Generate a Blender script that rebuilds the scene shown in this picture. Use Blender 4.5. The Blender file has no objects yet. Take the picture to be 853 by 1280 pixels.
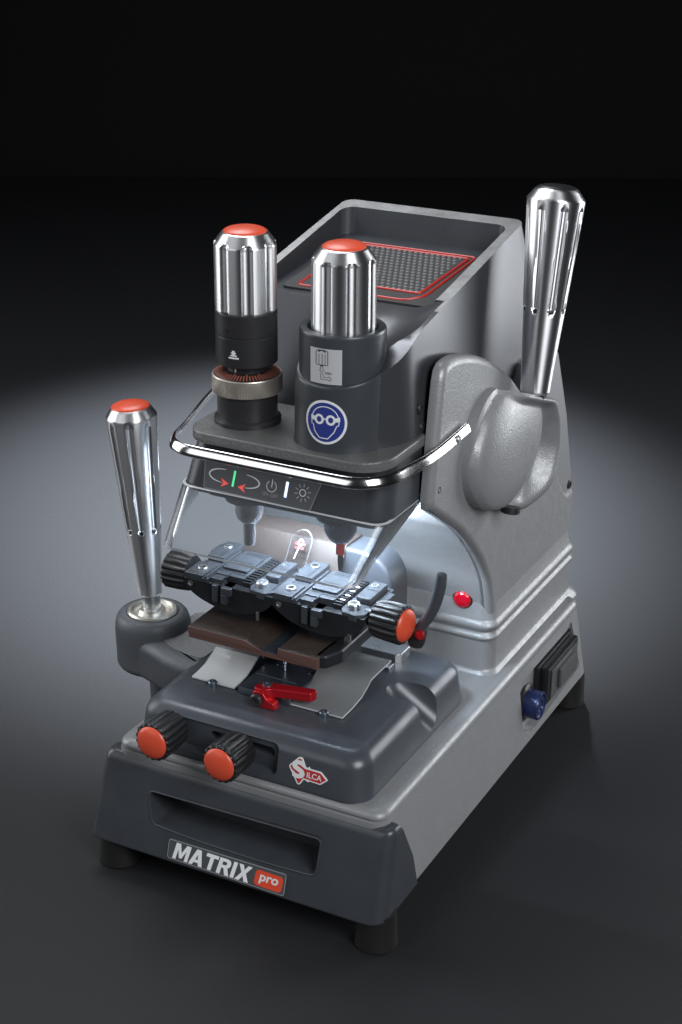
import bpy, bmesh, math, random
from math import sin, cos, pi, sqrt, atan2, hypot
from mathutils import Vector, Matrix

random.seed(7)
S = 0.001                       # everything below is written in millimetres
COL = bpy.context.scene.collection
rad = math.radians

# ------------------------------------------------------------------ materials
def mat(name, base, rough=0.4, metal=0.0, bump=None, rvar=0.0, rscale=60.0, coat=0.0, spec=0.5,
        emit=None, estr=0.0, cvar=0.0, cscale=40.0, aniso=0.0):
    m = bpy.data.materials.new(name)
    m.use_nodes = True
    nt = m.node_tree
    b = nt.nodes['Principled BSDF']
    b.inputs['Base Color'].default_value = (*base, 1)
    b.inputs['Roughness'].default_value = rough
    b.inputs['Metallic'].default_value = metal
    b.inputs['Coat Weight'].default_value = coat
    b.inputs['Coat Roughness'].default_value = 0.15
    b.inputs['Specular IOR Level'].default_value = spec
    b.inputs['Anisotropic'].default_value = aniso
    tc = nt.nodes.new('ShaderNodeTexCoord')
    if bump:
        sc, st, dist = bump[:3]
        n = nt.nodes.new('ShaderNodeTexNoise')
        n.inputs['Scale'].default_value = sc
        n.inputs['Detail'].default_value = bump[3] if len(bump) > 3 else 2
        n.inputs['Roughness'].default_value = 0.55
        nt.links.new(tc.outputs['Object'], n.inputs['Vector'])
        bp = nt.nodes.new('ShaderNodeBump')
        bp.inputs['Strength'].default_value = st
        bp.inputs['Distance'].default_value = dist
        nt.links.new(n.outputs['Fac'], bp.inputs['Height'])
        nt.links.new(bp.outputs['Normal'], b.inputs['Normal'])
    if rvar:
        n = nt.nodes.new('ShaderNodeTexNoise')
        n.inputs['Scale'].default_value = rscale
        n.inputs['Detail'].default_value = 6
        nt.links.new(tc.outputs['Object'], n.inputs['Vector'])
        mr = nt.nodes.new('ShaderNodeMapRange')
        mr.inputs['From Min'].default_value = 0.3
        mr.inputs['From Max'].default_value = 0.7
        mr.inputs['To Min'].default_value = max(0.02, rough - rvar)
        mr.inputs['To Max'].default_value = rough + rvar
        nt.links.new(n.outputs['Fac'], mr.inputs['Value'])
        nt.links.new(mr.outputs['Result'], b.inputs['Roughness'])
    if cvar:
        n = nt.nodes.new('ShaderNodeTexNoise')
        n.inputs['Scale'].default_value = cscale
        n.inputs['Detail'].default_value = 5
        nt.links.new(tc.outputs['Object'], n.inputs['Vector'])
        r = nt.nodes.new('ShaderNodeValToRGB')
        r.color_ramp.elements[0].position = 0.3
        r.color_ramp.elements[1].position = 0.7
        r.color_ramp.elements[0].color = (*[c * (1 - cvar) for c in base], 1)
        r.color_ramp.elements[1].color = (*[min(1, c * (1 + cvar)) for c in base], 1)
        nt.links.new(n.outputs['Fac'], r.inputs['Fac'])
        nt.links.new(r.outputs['Color'], b.inputs['Base Color'])
    if aniso:
        tg = nt.nodes.new('ShaderNodeTangent'); tg.direction_type = 'RADIAL'; tg.axis = 'Z'
        nt.links.new(tg.outputs[0], b.inputs['Tangent'])
        b.inputs['Anisotropic Rotation'].default_value = 0.25
    if emit:
        b.inputs['Emission Color'].default_value = (*emit, 1)
        b.inputs['Emission Strength'].default_value = estr
    return m

def clear_mat(name, tint, refl, ior=1.45, haze=0.0, hcol=(0.75, 0.78, 0.82)):
    m = bpy.data.materials.new(name)
    m.use_nodes = True
    nt = m.node_tree
    nt.nodes.clear()
    out = nt.nodes.new('ShaderNodeOutputMaterial')
    tr = nt.nodes.new('ShaderNodeBsdfTransparent'); tr.inputs['Color'].default_value = (*tint, 1)
    gl = nt.nodes.new('ShaderNodeBsdfGlossy'); gl.inputs['Roughness'].default_value = refl
    fr = nt.nodes.new('ShaderNodeFresnel'); fr.inputs['IOR'].default_value = ior
    mx = nt.nodes.new('ShaderNodeMixShader')
    nt.links.new(fr.outputs[0], mx.inputs[0]); nt.links.new(tr.outputs[0], mx.inputs[1]); nt.links.new(gl.outputs[0], mx.inputs[2])
    last = mx
    if haze:
        df = nt.nodes.new('ShaderNodeBsdfDiffuse'); df.inputs['Color'].default_value = (*hcol, 1)
        m2 = nt.nodes.new('ShaderNodeMixShader'); m2.inputs[0].default_value = haze
        nt.links.new(mx.outputs[0], m2.inputs[1]); nt.links.new(df.outputs[0], m2.inputs[2])
        last = m2
    nt.links.new(last.outputs[0], out.inputs[0])
    return m

M = {}
M['hammer'] = mat('hammered_grey_paint', (0.265, 0.27, 0.28), 0.4, 0.25, (620, 0.4, 0.0006, 1.5), 0.06, 150, cvar=.02, cscale=45)
M['hammer_dark'] = mat('hammered_dark_grey_paint', (0.13, 0.13, 0.13), 0.4, 0.2, (520, 0.6, 0.0007, 1.5), 0.08, 150)
M['charcoal'] = mat('charcoal_painted_shell', (0.047, 0.052, 0.061), 0.33, 0.1, (1500, 0.12, 0.0003), 0.06, 40, cvar=.06, cscale=60)
M['charcoal_cast'] = mat('charcoal_textured_casting', (0.085, 0.092, 0.104), 0.45, 0.1, (900, 0.5, 0.0006), 0.08, 40)
M['carriage'] = mat('charcoal_satin_casting', (0.062, 0.069, 0.082), 0.35, 0.15, (1300, 0.12, 0.0003), 0.08, 30)
M['hood'] = mat('satin_graphite_metallic', (0.095, 0.099, 0.11), 0.31, 0.65, (1600, 0.1, 0.0003), 0.0, 30)
M['hood_edge'] = mat('worn_bright_rim', (0.36, 0.365, 0.375), 0.4, 0.7, (900, 0.12, 0.0003), 0.05, 60, cvar=.12, cscale=160)
M['hood_lit'] = mat('satin_graphite_lit', (0.27, 0.275, 0.29), 0.4, 0.35, (1600, 0.1, 0.0003), 0.0, 30)  # lighter copy of the hood satin, reflected light put into the colour
M['chrome'] = mat('chrome', (0.88, 0.88, 0.89), 0.15, 1.0, None, 0.03, 30)
M['alu'] = mat('turned_aluminium', (0.86, 0.87, 0.89), 0.34, 1.0, None, 0.0, 50, aniso=0.8)
M['steel'] = mat('machined_steel', (0.66, 0.68, 0.70), 0.33, 1.0, (900, 0.1, 0.0003), 0.08, 90)
M['steel_dark'] = mat('blued_steel', (0.17, 0.20, 0.25), 0.33, 0.85, (900, 0.15, 0.0003), 0.08, 90)
M['steel_blue'] = mat('ground_vice_steel', (0.09, 0.1, 0.118), 0.4, 0.6, (900, 0.25, 0.0004), 0.1, 120)
M['black'] = mat('black_anodised_metal', (0.03, 0.03, 0.032), 0.36, 0.2, (900, 0.1, 0.0002), 0.06, 60)
M['black_plastic'] = mat('black_ribbed_plastic', (0.016, 0.016, 0.018), 0.34, 0.0, None, 0.06, 80)
M['vice_black'] = mat('black_oxide_steel', (0.03, 0.032, 0.037), 0.38, 0.5, (800, 0.2, 0.0003), 0.08, 80)
M['rubber'] = mat('black_rubber', (0.012, 0.012, 0.012), 0.5, 0.0, (900, 0.15, 0.0003), 0.06, 60)
M['orange'] = mat('orange_red_plastic', (0.66, 0.08, 0.037), 0.36, 0.0, (1200, 0.08, 0.0002), 0.05, 60)
M['red_anod'] = mat('red_anodised', (0.45, 0.012, 0.02), 0.3, 0.5, (900, 0.1, 0.0002), 0.05, 60)
M['red_plastic'] = mat('red_plastic_line', (0.5, 0.025, 0.02), 0.4)
M['bronze'] = mat('warm_nickel_ring', (0.56, 0.51, 0.45), 0.4, 0.85, (600, 0.15, 0.0003), 0.08, 90)
M['dial'] = mat('dark_dial_face', (0.02, 0.016, 0.016), 0.4)
M['brown'] = mat('brown_rubber_sheet', (0.036, 0.025, 0.021), 0.6, 0.0, (1100, 0.5, 0.0005), 0.1, 90, cvar=0.25, cscale=500)
M['brown_edge'] = mat('brown_sheet_edge', (0.105, 0.055, 0.045), 0.5, 0.0, (900, 0.2, 0.0003))
M['mat_dark'] = mat('dark_tray_rubber', (0.03, 0.03, 0.031), 0.55, 0.0, (900, 0.3, 0.0004))
M['mat_stud'] = mat('grey_mat_studs', (0.13, 0.13, 0.135), 0.5)
M['panel'] = mat('dark_grey_membrane', (0.085, 0.09, 0.10), 0.42)
M['white_ink'] = mat('white_ink', (0.72, 0.73, 0.75), 0.45)
M['grey_ink'] = mat('grey_ink', (0.30, 0.31, 0.33), 0.45)
M['black_ink'] = mat('black_ink', (0.03, 0.03, 0.035), 0.5)
M['red_ink'] = mat('red_ink', (0.45, 0.03, 0.035), 0.42)
M['pink_led'] = mat('lit_red_arrow', (0.5, 0.06, 0.06), 0.4, emit=(1, 0.12, 0.1), estr=0.45)
M['green_led'] = mat('lit_green_bar', (0.1, 0.5, 0.25), 0.4, emit=(0.08, 0.8, 0.3), estr=0.8)
M['blue_led'] = mat('lit_blue_white_bar', (0.7, 0.8, 1.0), 0.4, emit=(0.55, 0.68, 1.0), estr=1.5)
M['blue_ink'] = mat('signal_blue', (0.025, 0.04, 0.22), 0.42)
M['silver_label'] = mat('silver_label', (0.62, 0.63, 0.66), 0.35, 0.3)
M['badge'] = mat('grey_badge', (0.085, 0.092, 0.10), 0.4, 0.2)
M['badge_letter'] = mat('silver_letters', (0.8, 0.81, 0.84), 0.45)
M['orange_ink'] = mat('orange_badge', (0.72, 0.07, 0.03), 0.42)
M['red_lens'] = mat('red_lens', (0.42, 0.004, 0.016), 0.12, coat=0.6, emit=(0.8, 0.0, 0.02), estr=0.08)
M['blue_plug'] = mat('dark_blue_plug', (0.018, 0.03, 0.11), 0.3, 0.3, coat=0.3)
M['inlet_grey'] = mat('grey_inlet_face', (0.085, 0.088, 0.09), 0.3)
M['led_strip'] = mat('lamp_diffuser', (0.9, 0.95, 1.0), 0.4, emit=(0.75, 0.87, 1.0), estr=6.0)
M['nickel'] = mat('satin_nickel', (0.66, 0.64, 0.59), 0.38, 0.95, (900, 0.2, 0.0003), 0.06, 90)
M['arm_top_lit'] = mat('speckled_lit_top', (0.19, 0.195, 0.2), 0.42, 0.2, (1000, 0.9, 0.0009), 0.05, 90, cvar=.3, cscale=900)  # casting colour lightened, light on the arm's top painted in
M['acrylic'] = clear_mat('clear_acrylic', (0.93, 0.95, 0.96), 0.06, 1.36, 0.045, (0.8, 0.86, 0.95))
M['tab'] = clear_mat('clear_tab', (0.94, 0.94, 0.95), 0.05, 1.25)
M['acrylic_edge'] = clear_mat('bright_acrylic_edge', (0.75, 0.78, 0.8), 0.12, 1.6, 0.55, (0.85, 0.88, 0.92))
M['guard'] = clear_mat('clear_bent_guard', (0.80, 0.83, 0.86), 0.1, 1.5, 0.22, (0.75, 0.78, 0.8))
M['guard_frost'] = clear_mat('frosted_guard', (0.6, 0.62, 0.64), 0.3, 1.4, 0.6, (0.8, 0.82, 0.84))

# the head and the vices are drawn about their own origin and then seated on the machine
HOME = (1.0, (0, 0, 0))
UPPER = (0.951, (28.7, -47.2, 40.6))
SEAT = HOME
def seat(bm):
    k, o = SEAT
    bmesh.ops.scale(bm, vec=(k * S, k * S, k * S), verts=bm.verts)
    bmesh.ops.translate(bm, vec=(o[0] * S, o[1] * S, o[2] * S), verts=bm.verts)

# ------------------------------------------------------------------ mesh helpers
def loft(bm, loops, cap0=True, cap1=True, closed=False, mi=0):
    vs = [[bm.verts.new(p) for p in lp] for lp in loops]
    n = len(vs[0])
    rng = range(len(vs)) if closed else range(len(vs) - 1)
    for i in rng:
        a, b = vs[i], vs[(i + 1) % len(vs)]
        for k in range(n):
            f = bm.faces.new((a[k], a[(k + 1) % n], b[(k + 1) % n], b[k])); f.material_index = mi
    if not closed:
        if cap0: bm.faces.new(vs[0][::-1]).material_index = mi
        if cap1: bm.faces.new(vs[-1]).material_index = mi
    return vs

def rrect(x0, x1, y0, y1, r, n=6):
    if not isinstance(r, (tuple, list)): r = (r,) * 4
    r = [max(0.05, min(q, abs(x1 - x0) / 2 - .01, abs(y1 - y0) / 2 - .01)) for q in r]
    pts = []
    for (cx, cy, a0, q) in ((x0 + r[0], y0 + r[0], pi, r[0]), (x1 - r[1], y0 + r[1], 1.5 * pi, r[1]),
                            (x1 - r[2], y1 - r[2], 0, r[2]), (x0 + r[3], y1 - r[3], .5 * pi, r[3])):
        for k in range(n + 1):
            a = a0 + .5 * pi * k / n
            pts.append((cx + q * cos(a), cy + q * sin(a)))
    return pts

def fillet_secs(z0, z1, ft=0., fb=0., taper=0., n=5):
    s = []
    def tp(z): return taper * (z - z0) / (z1 - z0)
    if fb:
        for k in range(n + 1):
            a = .5 * pi * k / n
            z = z0 + fb * (1 - sin(a)); s.append((z, fb * (1 - cos(a)) + tp(z)))
        s = s[::-1]
        s = [(z0 + fb * (1 - sin(.5 * pi * (1 - k / n))) if False else q[0], q[1]) for k, q in enumerate(s)]
        s.sort(key=lambda q: q[0])
    else: s.append((z0, 0))
    if ft:
        for k in range(n + 1):
            a = .5 * pi * k / n
            z = z1 - ft + ft * sin(a); s.append((z, ft * (1 - cos(a)) + tp(z)))
    else: s.append((z1, taper))
    return s

def rblock(bm, x0, x1, y0, y1, r, secs, n=6):
    loops = []
    for z, i in secs:
        i = i if isinstance(i, (tuple, list)) else (i, i, i, i)      # insets: x0,x1,y0,y1
        rr = tuple(max(.1, q - max(0, min(i)) * .6) for q in r) if isinstance(r, (tuple, list)) else max(.1, r - max(0, min(i)) * .6)
        loops.append([(x, y, z) for x, y in rrect(x0 + i[0], x1 - i[1], y0 + i[2], y1 - i[3], rr, n)])
    return loft(bm, loops)

def area2(poly):
    return sum(poly[i][0] * poly[(i + 1) % len(poly)][1] - poly[(i + 1) % len(poly)][0] * poly[i][1] for i in range(len(poly)))

def inset(poly, d):
    if area2(poly) < 0: poly = poly[::-1]
    n = len(poly); out = []
    for i in range(n):
        p0, p, p1 = (Vector(poly[i - 1]), Vector(poly[i]), Vector(poly[(i + 1) % n]))
        a, b = (p - p0).normalized(), (p1 - p).normalized()
        na, nb = Vector((-a.y, a.x)), Vector((-b.y, b.x))
        m = na + nb
        if m.length < 1e-6: m = na
        m.normalize()
        k = max(.45, m.dot(na))
        out.append(tuple(p + m * (d / k)))
    return out

AX = {'x': lambda u, v, w: (w, u, v), 'y': lambda u, v, w: (u, w, v), 'z': lambda u, v, w: (u, v, w)}

def extr(bm, poly, axis, a, b, r=0., r2=None, n=4, taper=0.):
    """prism of a polygon along an axis from a to b, its edges rounded by r (r2 at the a end)"""
    if area2(poly) < 0: poly = poly[::-1]
    r2 = r if r2 is None else r2
    sg = 1 if b > a else -1
    loops = []
    f = AX[axis]
    if r2:
        for k in range(n + 1):
            t = .5 * pi * k / n
            loops.append([f(u, v, a + sg * r2 * (1 - sin(t))) for u, v in inset(poly, r2 * (1 - cos(t)))])
        loops = loops[::-1]
    else: loops.append([f(u, v, a) for u, v in poly])
    if r:
        for k in range(n + 1):
            t = .5 * pi * k / n
            loops.append([f(u, v, b - sg * r + sg * r * sin(t)) for u, v in inset(poly, r * (1 - cos(t)) + taper)])
    else: loops.append([f(u, v, b) for u, v in (inset(poly, taper) if taper else poly)])
    return loft(bm, loops)

def smooth_poly(ctrl, radii, n=6):
    """polygon with each corner rounded by its own radius"""
    out = []
    N = len(ctrl)
    for i in range(N):
        p0, p, p1 = Vector(ctrl[i - 1]), Vector(ctrl[i]), Vector(ctrl[(i + 1) % N])
        r = radii[i] if isinstance(radii, (list, tuple)) else radii
        if r <= 0: out.append(tuple(p)); continue
        a, b = (p0 - p), (p1 - p)
        d = min(r, a.length * .49, b.length * .49)
        A, B = p + a.normalized() * d, p + b.normalized() * d
        for k in range(n + 1):
            t = k / n
            out.append(tuple(A * (1 - t) ** 2 + p * 2 * t * (1 - t) + B * t * t))
    return out

def frame(axis):
    z = Vector(axis).normalized()
    x = Vector((1, 0, 0)) if abs(z.x) < .8 else Vector((0, 1, 0))
    x = (x - z * x.dot(z)).normalized()
    return x, z.cross(x), z

def lathe(bm, prof, c, ax=(0, 0, 1), n=64, rf=None, mi=0):
    X, Y, Z = frame(ax); c = Vector(c)
    loops = []
    for r, t in prof:
        lp = []
        for k in range(n):
            a = 2 * pi * k / n
            q = max(r, .02) if rf is None else max(.02, rf(r, a, t))
            lp.append(c + Z * t + (X * cos(a) + Y * sin(a)) * q)
        loops.append(lp)
    return loft(bm, loops, mi=mi)

def box(bm, x0, x1, y0, y1, z0, z1, b=0., mi=0, seg=2):
    g = bmesh.ops.create_cube(bm, size=1)
    vs = g['verts']
    for v in vs:
        v.co = ((x0 + x1) / 2 + v.co.x * (x1 - x0), (y0 + y1) / 2 + v.co.y * (y1 - y0), (z0 + z1) / 2 + v.co.z * (z1 - z0))
    fs = set(f for v in vs for f in v.link_faces)
    for f in fs: f.material_index = mi
    if b:
        es = list(set(e for v in vs for e in v.link_edges))
        bmesh.ops.bevel(bm, geom=es, offset=b, segments=seg, profile=.5, affect='EDGES', clamp_overlap=True)

def tube(bm, pts, r, n=12, closed=False, rf=None):
    pts = [Vector(p) for p in pts]; N = len(pts)
    loops = []; up = None
    for i, p in enumerate(pts):
        a = pts[(i - 1) % N] if (closed or i > 0) else p
        b = pts[(i + 1) % N] if (closed or i < N - 1) else p
        t = (b - a).normalized()
        if up is None:
            up = Vector((0, 0, 1)) if abs(t.z) < .9 else Vector((1, 0, 0))
        u = (up - t * up.dot(t)).normalized(); v = t.cross(u); up = u
        q = r if rf is None else rf(i / (N - 1))
        loops.append([p + (u * cos(2 * pi * k / n) + v * sin(2 * pi * k / n)) * q for k in range(n)])
    loft(bm, loops, closed=closed)

def obj(name, bm, mats, parent, label=None, sharp=38, wn=True, tri=False):
    bmesh.ops.remove_doubles(bm, verts=bm.verts, dist=1e-4)
    bmesh.ops.recalc_face_normals(bm, faces=bm.faces)
    seat(bm)
    me = bpy.data.meshes.new(name); bm.to_mesh(me); bm.free()
    return obj_me(name, me, mats, parent, label, sharp, wn)

def obj_me(name, me, mats, parent, label=None, sharp=38, wn=True):
    for m in (mats if isinstance(mats, (list, tuple)) else [mats]): me.materials.append(M[m])
    for p in me.polygons: p.use_smooth = True
    me.set_sharp_from_angle(angle=rad(sharp))
    o = bpy.data.objects.new(name, me); COL.objects.link(o)
    if parent is not None: o.parent = parent
    if label: o['label'] = label
    if wn:
        w = o.modifiers.new('normals', 'WEIGHTED_NORMAL'); w.keep_sharp = True; w.weight = 80
    return o

def cut(o, cutters):
    """subtract closed bmeshes from an object for good"""
    wn = [m for m in o.modifiers]
    for m in wn: o.modifiers.remove(m)
    for bm in cutters:
        bmesh.ops.remove_doubles(bm, verts=bm.verts, dist=1e-4)
        bmesh.ops.recalc_face_normals(bm, faces=bm.faces)
        seat(bm)
        me = bpy.data.meshes.new('cutter'); bm.to_mesh(me); bm.free()
        for m in o.data.materials: me.materials.append(m)
        c = bpy.data.objects.new('cutter', me); COL.objects.link(c)
        b = o.modifiers.new('cut', 'BOOLEAN'); b.operation = 'DIFFERENCE'; b.solver = 'EXACT'; b.object = c
        dg = bpy.context.evaluated_depsgraph_get()
        nm = bpy.data.meshes.new_from_object(o.evaluated_get(dg))
        o.modifiers.clear(); o.data = nm
        bpy.data.objects.remove(c)
    for p in o.data.polygons: p.use_smooth = True
    o.data.set_sharp_from_angle(angle=rad(38))
    w = o.modifiers.new('normals', 'WEIGHTED_NORMAL'); w.keep_sharp = True; w.weight = 80

def B(): return bmesh.new()

# ---- flat marks laid on a surface: f(u, v) -> point
def plane_map(o, U, V, h=.25):
    o, U, V = Vector(o), Vector(U).normalized(), Vector(V)
    V = (V - U * V.dot(U)).normalized()
    Nn = U.cross(V)
    return lambda u, v, k=0.: o + U * u + V * v + Nn * (h + k)

def cyl_map(c, r, a0, z0, h=.3):
    return lambda u, v, k=0.: Vector((c[0] + (r + h + k) * cos(a0 + u / r), c[1] + (r + h + k) * sin(a0 + u / r), z0 + v))

def ribbon(bm, f, pts, w, closed=False, k=0., mi=0, step=1.5):
    P = [Vector(p) for p in pts]
    if closed: P.append(P[0])
    Q = []
    for a, b in zip(P[:-1], P[1:]):
        n = max(1, int((b - a).length / step))
        Q += [a.lerp(b, i / n) for i in range(n)]
    Q.append(P[-1])
    N = len(Q); prev = None; rows = []
    for i, p in enumerate(Q):
        a = Q[i - 1] if i > 0 else (Q[-2] if closed else p)
        b = Q[i + 1] if i < N - 1 else (Q[1] if closed else p)
        t = (b - a).normalized(); nn = Vector((-t.y, t.x))
        rows.append((bm.verts.new(f(*(p + nn * w / 2), k)), bm.verts.new(f(*(p - nn * w / 2), k))))
    for a, b in zip(rows[:-1], rows[1:]):
        bm.faces.new((a[0], b[0], b[1], a[1])).material_index = mi

def disk(bm, f, c, r, k=0., mi=0, n=40, sx=1., rings=4):
    ctr = bm.verts.new(f(c[0], c[1], k)); prev = None
    for q in range(1, rings + 1):
        row = [bm.verts.new(f(c[0] + sx * r * q / rings * cos(2 * pi * i / n), c[1] + r * q / rings * sin(2 * pi * i / n), k)) for i in range(n)]
        for i in range(n):
            j = (i + 1) % n
            fc = bm.faces.new((ctr, row[i], row[j])) if prev is None else bm.faces.new((prev[i], row[i], row[j], prev[j]))
            fc.material_index = mi
        prev = row

def fan(bm, f, pts, k=0., mi=0):
    fc = bm.faces.new([bm.verts.new(f(p[0], p[1], k)) for p in pts]); fc.material_index = mi

def sheet(bm, f, x0, x1, y0, y1, k=0., mi=0, n=12):
    g = [[bm.verts.new(f(x0 + (x1 - x0) * i / n, y0 + (y1 - y0) * j / 2, k)) for j in range(3)] for i in range(n + 1)]
    for i in range(n):
        for j in range(2):
            bm.faces.new((g[i][j], g[i + 1][j], g[i + 1][j + 1], g[i][j + 1])).material_index = mi

def text2d(s, size, shear=0., bold=0., space=1.):
    cu = bpy.data.curves.new('t', 'FONT'); cu.body = s; cu.size = size; cu.shear = shear; cu.offset = bold
    cu.space_character = space; cu.resolution_u = 4
    o = bpy.data.objects.new('t', cu); COL.objects.link(o)
    dg = bpy.context.evaluated_depsgraph_get(); dg.update()
    me = bpy.data.meshes.new_from_object(o.evaluated_get(dg))
    vs = [tuple(v.co) for v in me.vertices]; fs = [tuple(p.vertices) for p in me.polygons]
    bpy.data.objects.remove(o); bpy.data.meshes.remove(me)
    return vs, fs

def text(bm, f, s, size, u, v, width=None, k=0., mi=0, shear=0., bold=0., rot=0., height=None):
    vs, fs = text2d(s, size, shear, bold)
    x0, x1 = min(p[0] for p in vs), max(p[0] for p in vs)
    y0, y1 = min(p[1] for p in vs), max(p[1] for p in vs)
    sx = width / (x1 - x0) if width else 1.
    sy = height / (y1 - y0) if height else sx
    V = []
    for p in vs:
        a, b = (p[0] - x0) * sx, (p[1] - y0) * sy
        V.append(bm.verts.new(f(u + a * cos(rot) - b * sin(rot), v + a * sin(rot) + b * cos(rot), k)))
    for q in fs:
        try: bm.faces.new([V[i] for i in q]).material_index = mi
        except ValueError: pass

def mark(name, bm, mats, parent, label=None):
    seat(bm)
    me = bpy.data.meshes.new(name); bm.to_mesh(me); bm.free()
    return obj_me(name, me, mats, parent, label, 60, False)

def screw(name, c, ax, r, parent, mt='steel_dark', h=2.2, label=None):
    bm = B()
    lathe(bm, [(r, -1), (r, h - .8), (r - .8, h), (r * .55, h), (r * .5, h - 1.6), (0, h - 1.6)], c, ax, 20)
    return obj(name, bm, mt, parent, label)

# ------------------------------------------------------------------ the machine
root = bpy.data.objects.new('key_cutting_machine', None); COL.objects.link(root)
root['label'] = 'grey and charcoal key cutting machine with silver grooved handles and orange caps'
root['category'] = 'machine'

# ---- base casting
bm = B()
secs = [(30, 0), (32, -1.5), (100, (7, 7, 2, 8)), (104, (7.5, 7.5, 2.6, 8.5)), (105, (10.4, 10.4, 5, 11)), (106, (10.4, 10.4, 5, 11)), (107, (7.8, 7.8, 3, 9))]
for k in range(1, 7):
    a = .5 * pi * k / 6
    secs.append((107 + 6 * sin(a), tuple(q + 7 * (1 - cos(a)) for q in (7.8, 7.8, 3, 9))))
secs = [(30, (1, 1, 1, 1))] + [s if isinstance(s[1], tuple) else (s[0], (s[1],) * 4) for s in secs[1:]]
rblock(bm, -130, 130, 2, 446, (14, 14, 16, 16), secs, 8)
base = obj('base', bm, 'hammer', root)
# connector recess in the right side
bm = B()
rec = smooth_poly([(277, 47), (277, 88), (283, 94), (396, 94), (410, 98), (424, 44), (300, 38)], [4, 6, 4, 4, 3, 6, 8])
extr(bm, rec, 'x', 121.5, 140)
cut(base, [bm])

# ---- front cover with its grip slot
bm = B()
loops = []
for z, d in [(27, 3.0), (27.8, 1.2), (30, 0), (60, 0), (94, 0), (98, .6), (100.4, 2), (101.6, 4.2)]:
    y0 = -19 + (z - 28) * .301 + d
    t = max(0., (z - 28) / 73)
    yb = 48 - 30 * t ** 1.6
    w = 133 - 1.5 * t - d
    loops.append([(x, y, z) for x, y in rrect(-w - 3.5 + 3 * t, w, y0, yb, (6.5, 13, 1.5, 1.5), 8)])
loft(bm, loops)
cover = obj('front_cover', bm, 'charcoal', root)
cm = plane_map((0, -19, 28), (1, 0, 0), (0, .301, 1), 0)
bm = B()
pk = smooth_poly([(-85, 79), (73, 81.5), (72.5, 53), (30, 51.5), (-30, 51.5), (-79, 54)], [5, 5, 6, 20, 20, 6])
lo = []
for y, dz in ((-40, 0), (26, 0)):
    lo.append([(u, y, v) for u, v in pk])
loft(bm, lo)
cut(cover, [bm])
bm = B()   # rolled lip round the slot
tube(bm, [cm(u, (v - 28) * sqrt(1 + .301 ** 2), .1) for u, v in inset(pk, -.2)], .8, 8, closed=True)
obj('grip_lip', bm, 'charcoal', cover)
bm = B()   # hollow behind the slot, lined in black to paint its shade
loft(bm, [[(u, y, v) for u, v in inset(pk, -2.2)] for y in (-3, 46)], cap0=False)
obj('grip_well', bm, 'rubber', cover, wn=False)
bm = B()
extr(bm, inset(pk, -5), 'y', -30, 50)
cut(base, [bm])
# badge
L = sqrt(1 + .301 ** 2)
bm = B()
bo = [(-60.5, 3.2), (48.5, 2.2), (48.5, 20.8), (-60.5, 19.8)]
bp = smooth_poly(bo, 3)
vs = [[cm(u, v, h) for u, v in inset(bp, d)] for h, d in ((-.3, 0), (.5, 0), (.8, .4))]
loft(bm, vs)
badge = obj('badge', bm, 'badge', cover)
bm = B()
ribbon(bm, cm, inset(bp, .5), .5, True, .86, 0)
mark('badge_border', bm, 'grey_ink', cover)
bm = B()
GL = {
 'M': (1.06, [[(0, 0), (0, 1), (.31, 1), (.53, .45), (.75, 1), (1.06, 1), (1.06, 0), (.82, 0), (.82, .63), (.62, .12), (.44, .12), (.24, .63), (.24, 0)]], []),
 'A': (.96, [[(0, 0), (.32, 1), (.64, 1), (.96, 0), (.69, 0), (.63, .18), (.33, .18), (.27, 0)]], [[(.395, .37), (.565, .37), (.48, .68)]]),
 'T': (.84, [[(0, .78), (0, 1), (.84, 1), (.84, .78), (.55, .78), (.55, 0), (.29, 0), (.29, .78)]], []),
 'R': (.88, [[(0, 0), (0, 1), (.52, 1), (.68, .97), (.78, .89), (.82, .76), (.82, .64), (.77, .53), (.66, .45), (.88, 0), (.59, 0), (.40, .41), (.26, .41), (.26, 0)]], [[(.26, .6), (.46, .6), (.54, .64), (.56, .7), (.54, .77), (.46, .81), (.26, .81)]]),
 'I': (.26, [[(0, 0), (0, 1), (.26, 1), (.26, 0)]], []),
 'X': (.94, [[(0, 0), (.32, .51), (.02, 1), (.32, 1), (.48, .7), (.64, 1), (.93, 1), (.63, .52), (.94, 0), (.63, 0), (.47, .32), (.3, 0)]], []),
}
tot = sum(GL[c][0] for c in 'MATRIX') + .075 * 5
u = 0
for c in 'MATRIX':
    wd, solid, holes = GL[c]
    for polys, k_, mi_ in ((solid, .95, 0), (holes, 1.02, 1)):
        for pl_ in polys:
            fan(bm, cm, [(-55.4 + (u + a) * 71 / tot + .2 * b * 13.6, 4.6 + b * 13.6 - (u + a) * .12) for a, b in pl_], k_, mi_)
    u += wd + .075
mark('badge_lettering', bm, ['badge_letter', 'badge'], cover)
bm = B()
fan(bm, cm, smooth_poly([(20.5, 4.6), (45.5, 4.2), (46.3, 17.2), (21.5, 17.6)], 3.5), .9, 0)
text(bm, cm, 'pro', 10, 24.6, 6.6, width=17.5, height=7.8, k=1.0, mi=1, shear=.15, bold=.25)
mark('badge_tag', bm, ['orange_ink', 'white_ink'], cover)

# ---- feet
foot0 = None
for x, y in ((-120, 0), (120, 0), (118, 428), (-118, 428)):
    if foot0 is None:
        bm = B()
        lathe(bm, [(13, 0), (15.5, 0), (17, 1.5), (16.2, 14), (15.8, 32), (0, 32)], (0, 0, 0), n=40)
        foot0 = obj('foot', bm, 'rubber', root); foot = foot0
    else:
        foot = foot0.copy(); COL.objects.link(foot); foot.parent = root
    foot.location = (x * S, y * S, 0)

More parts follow.
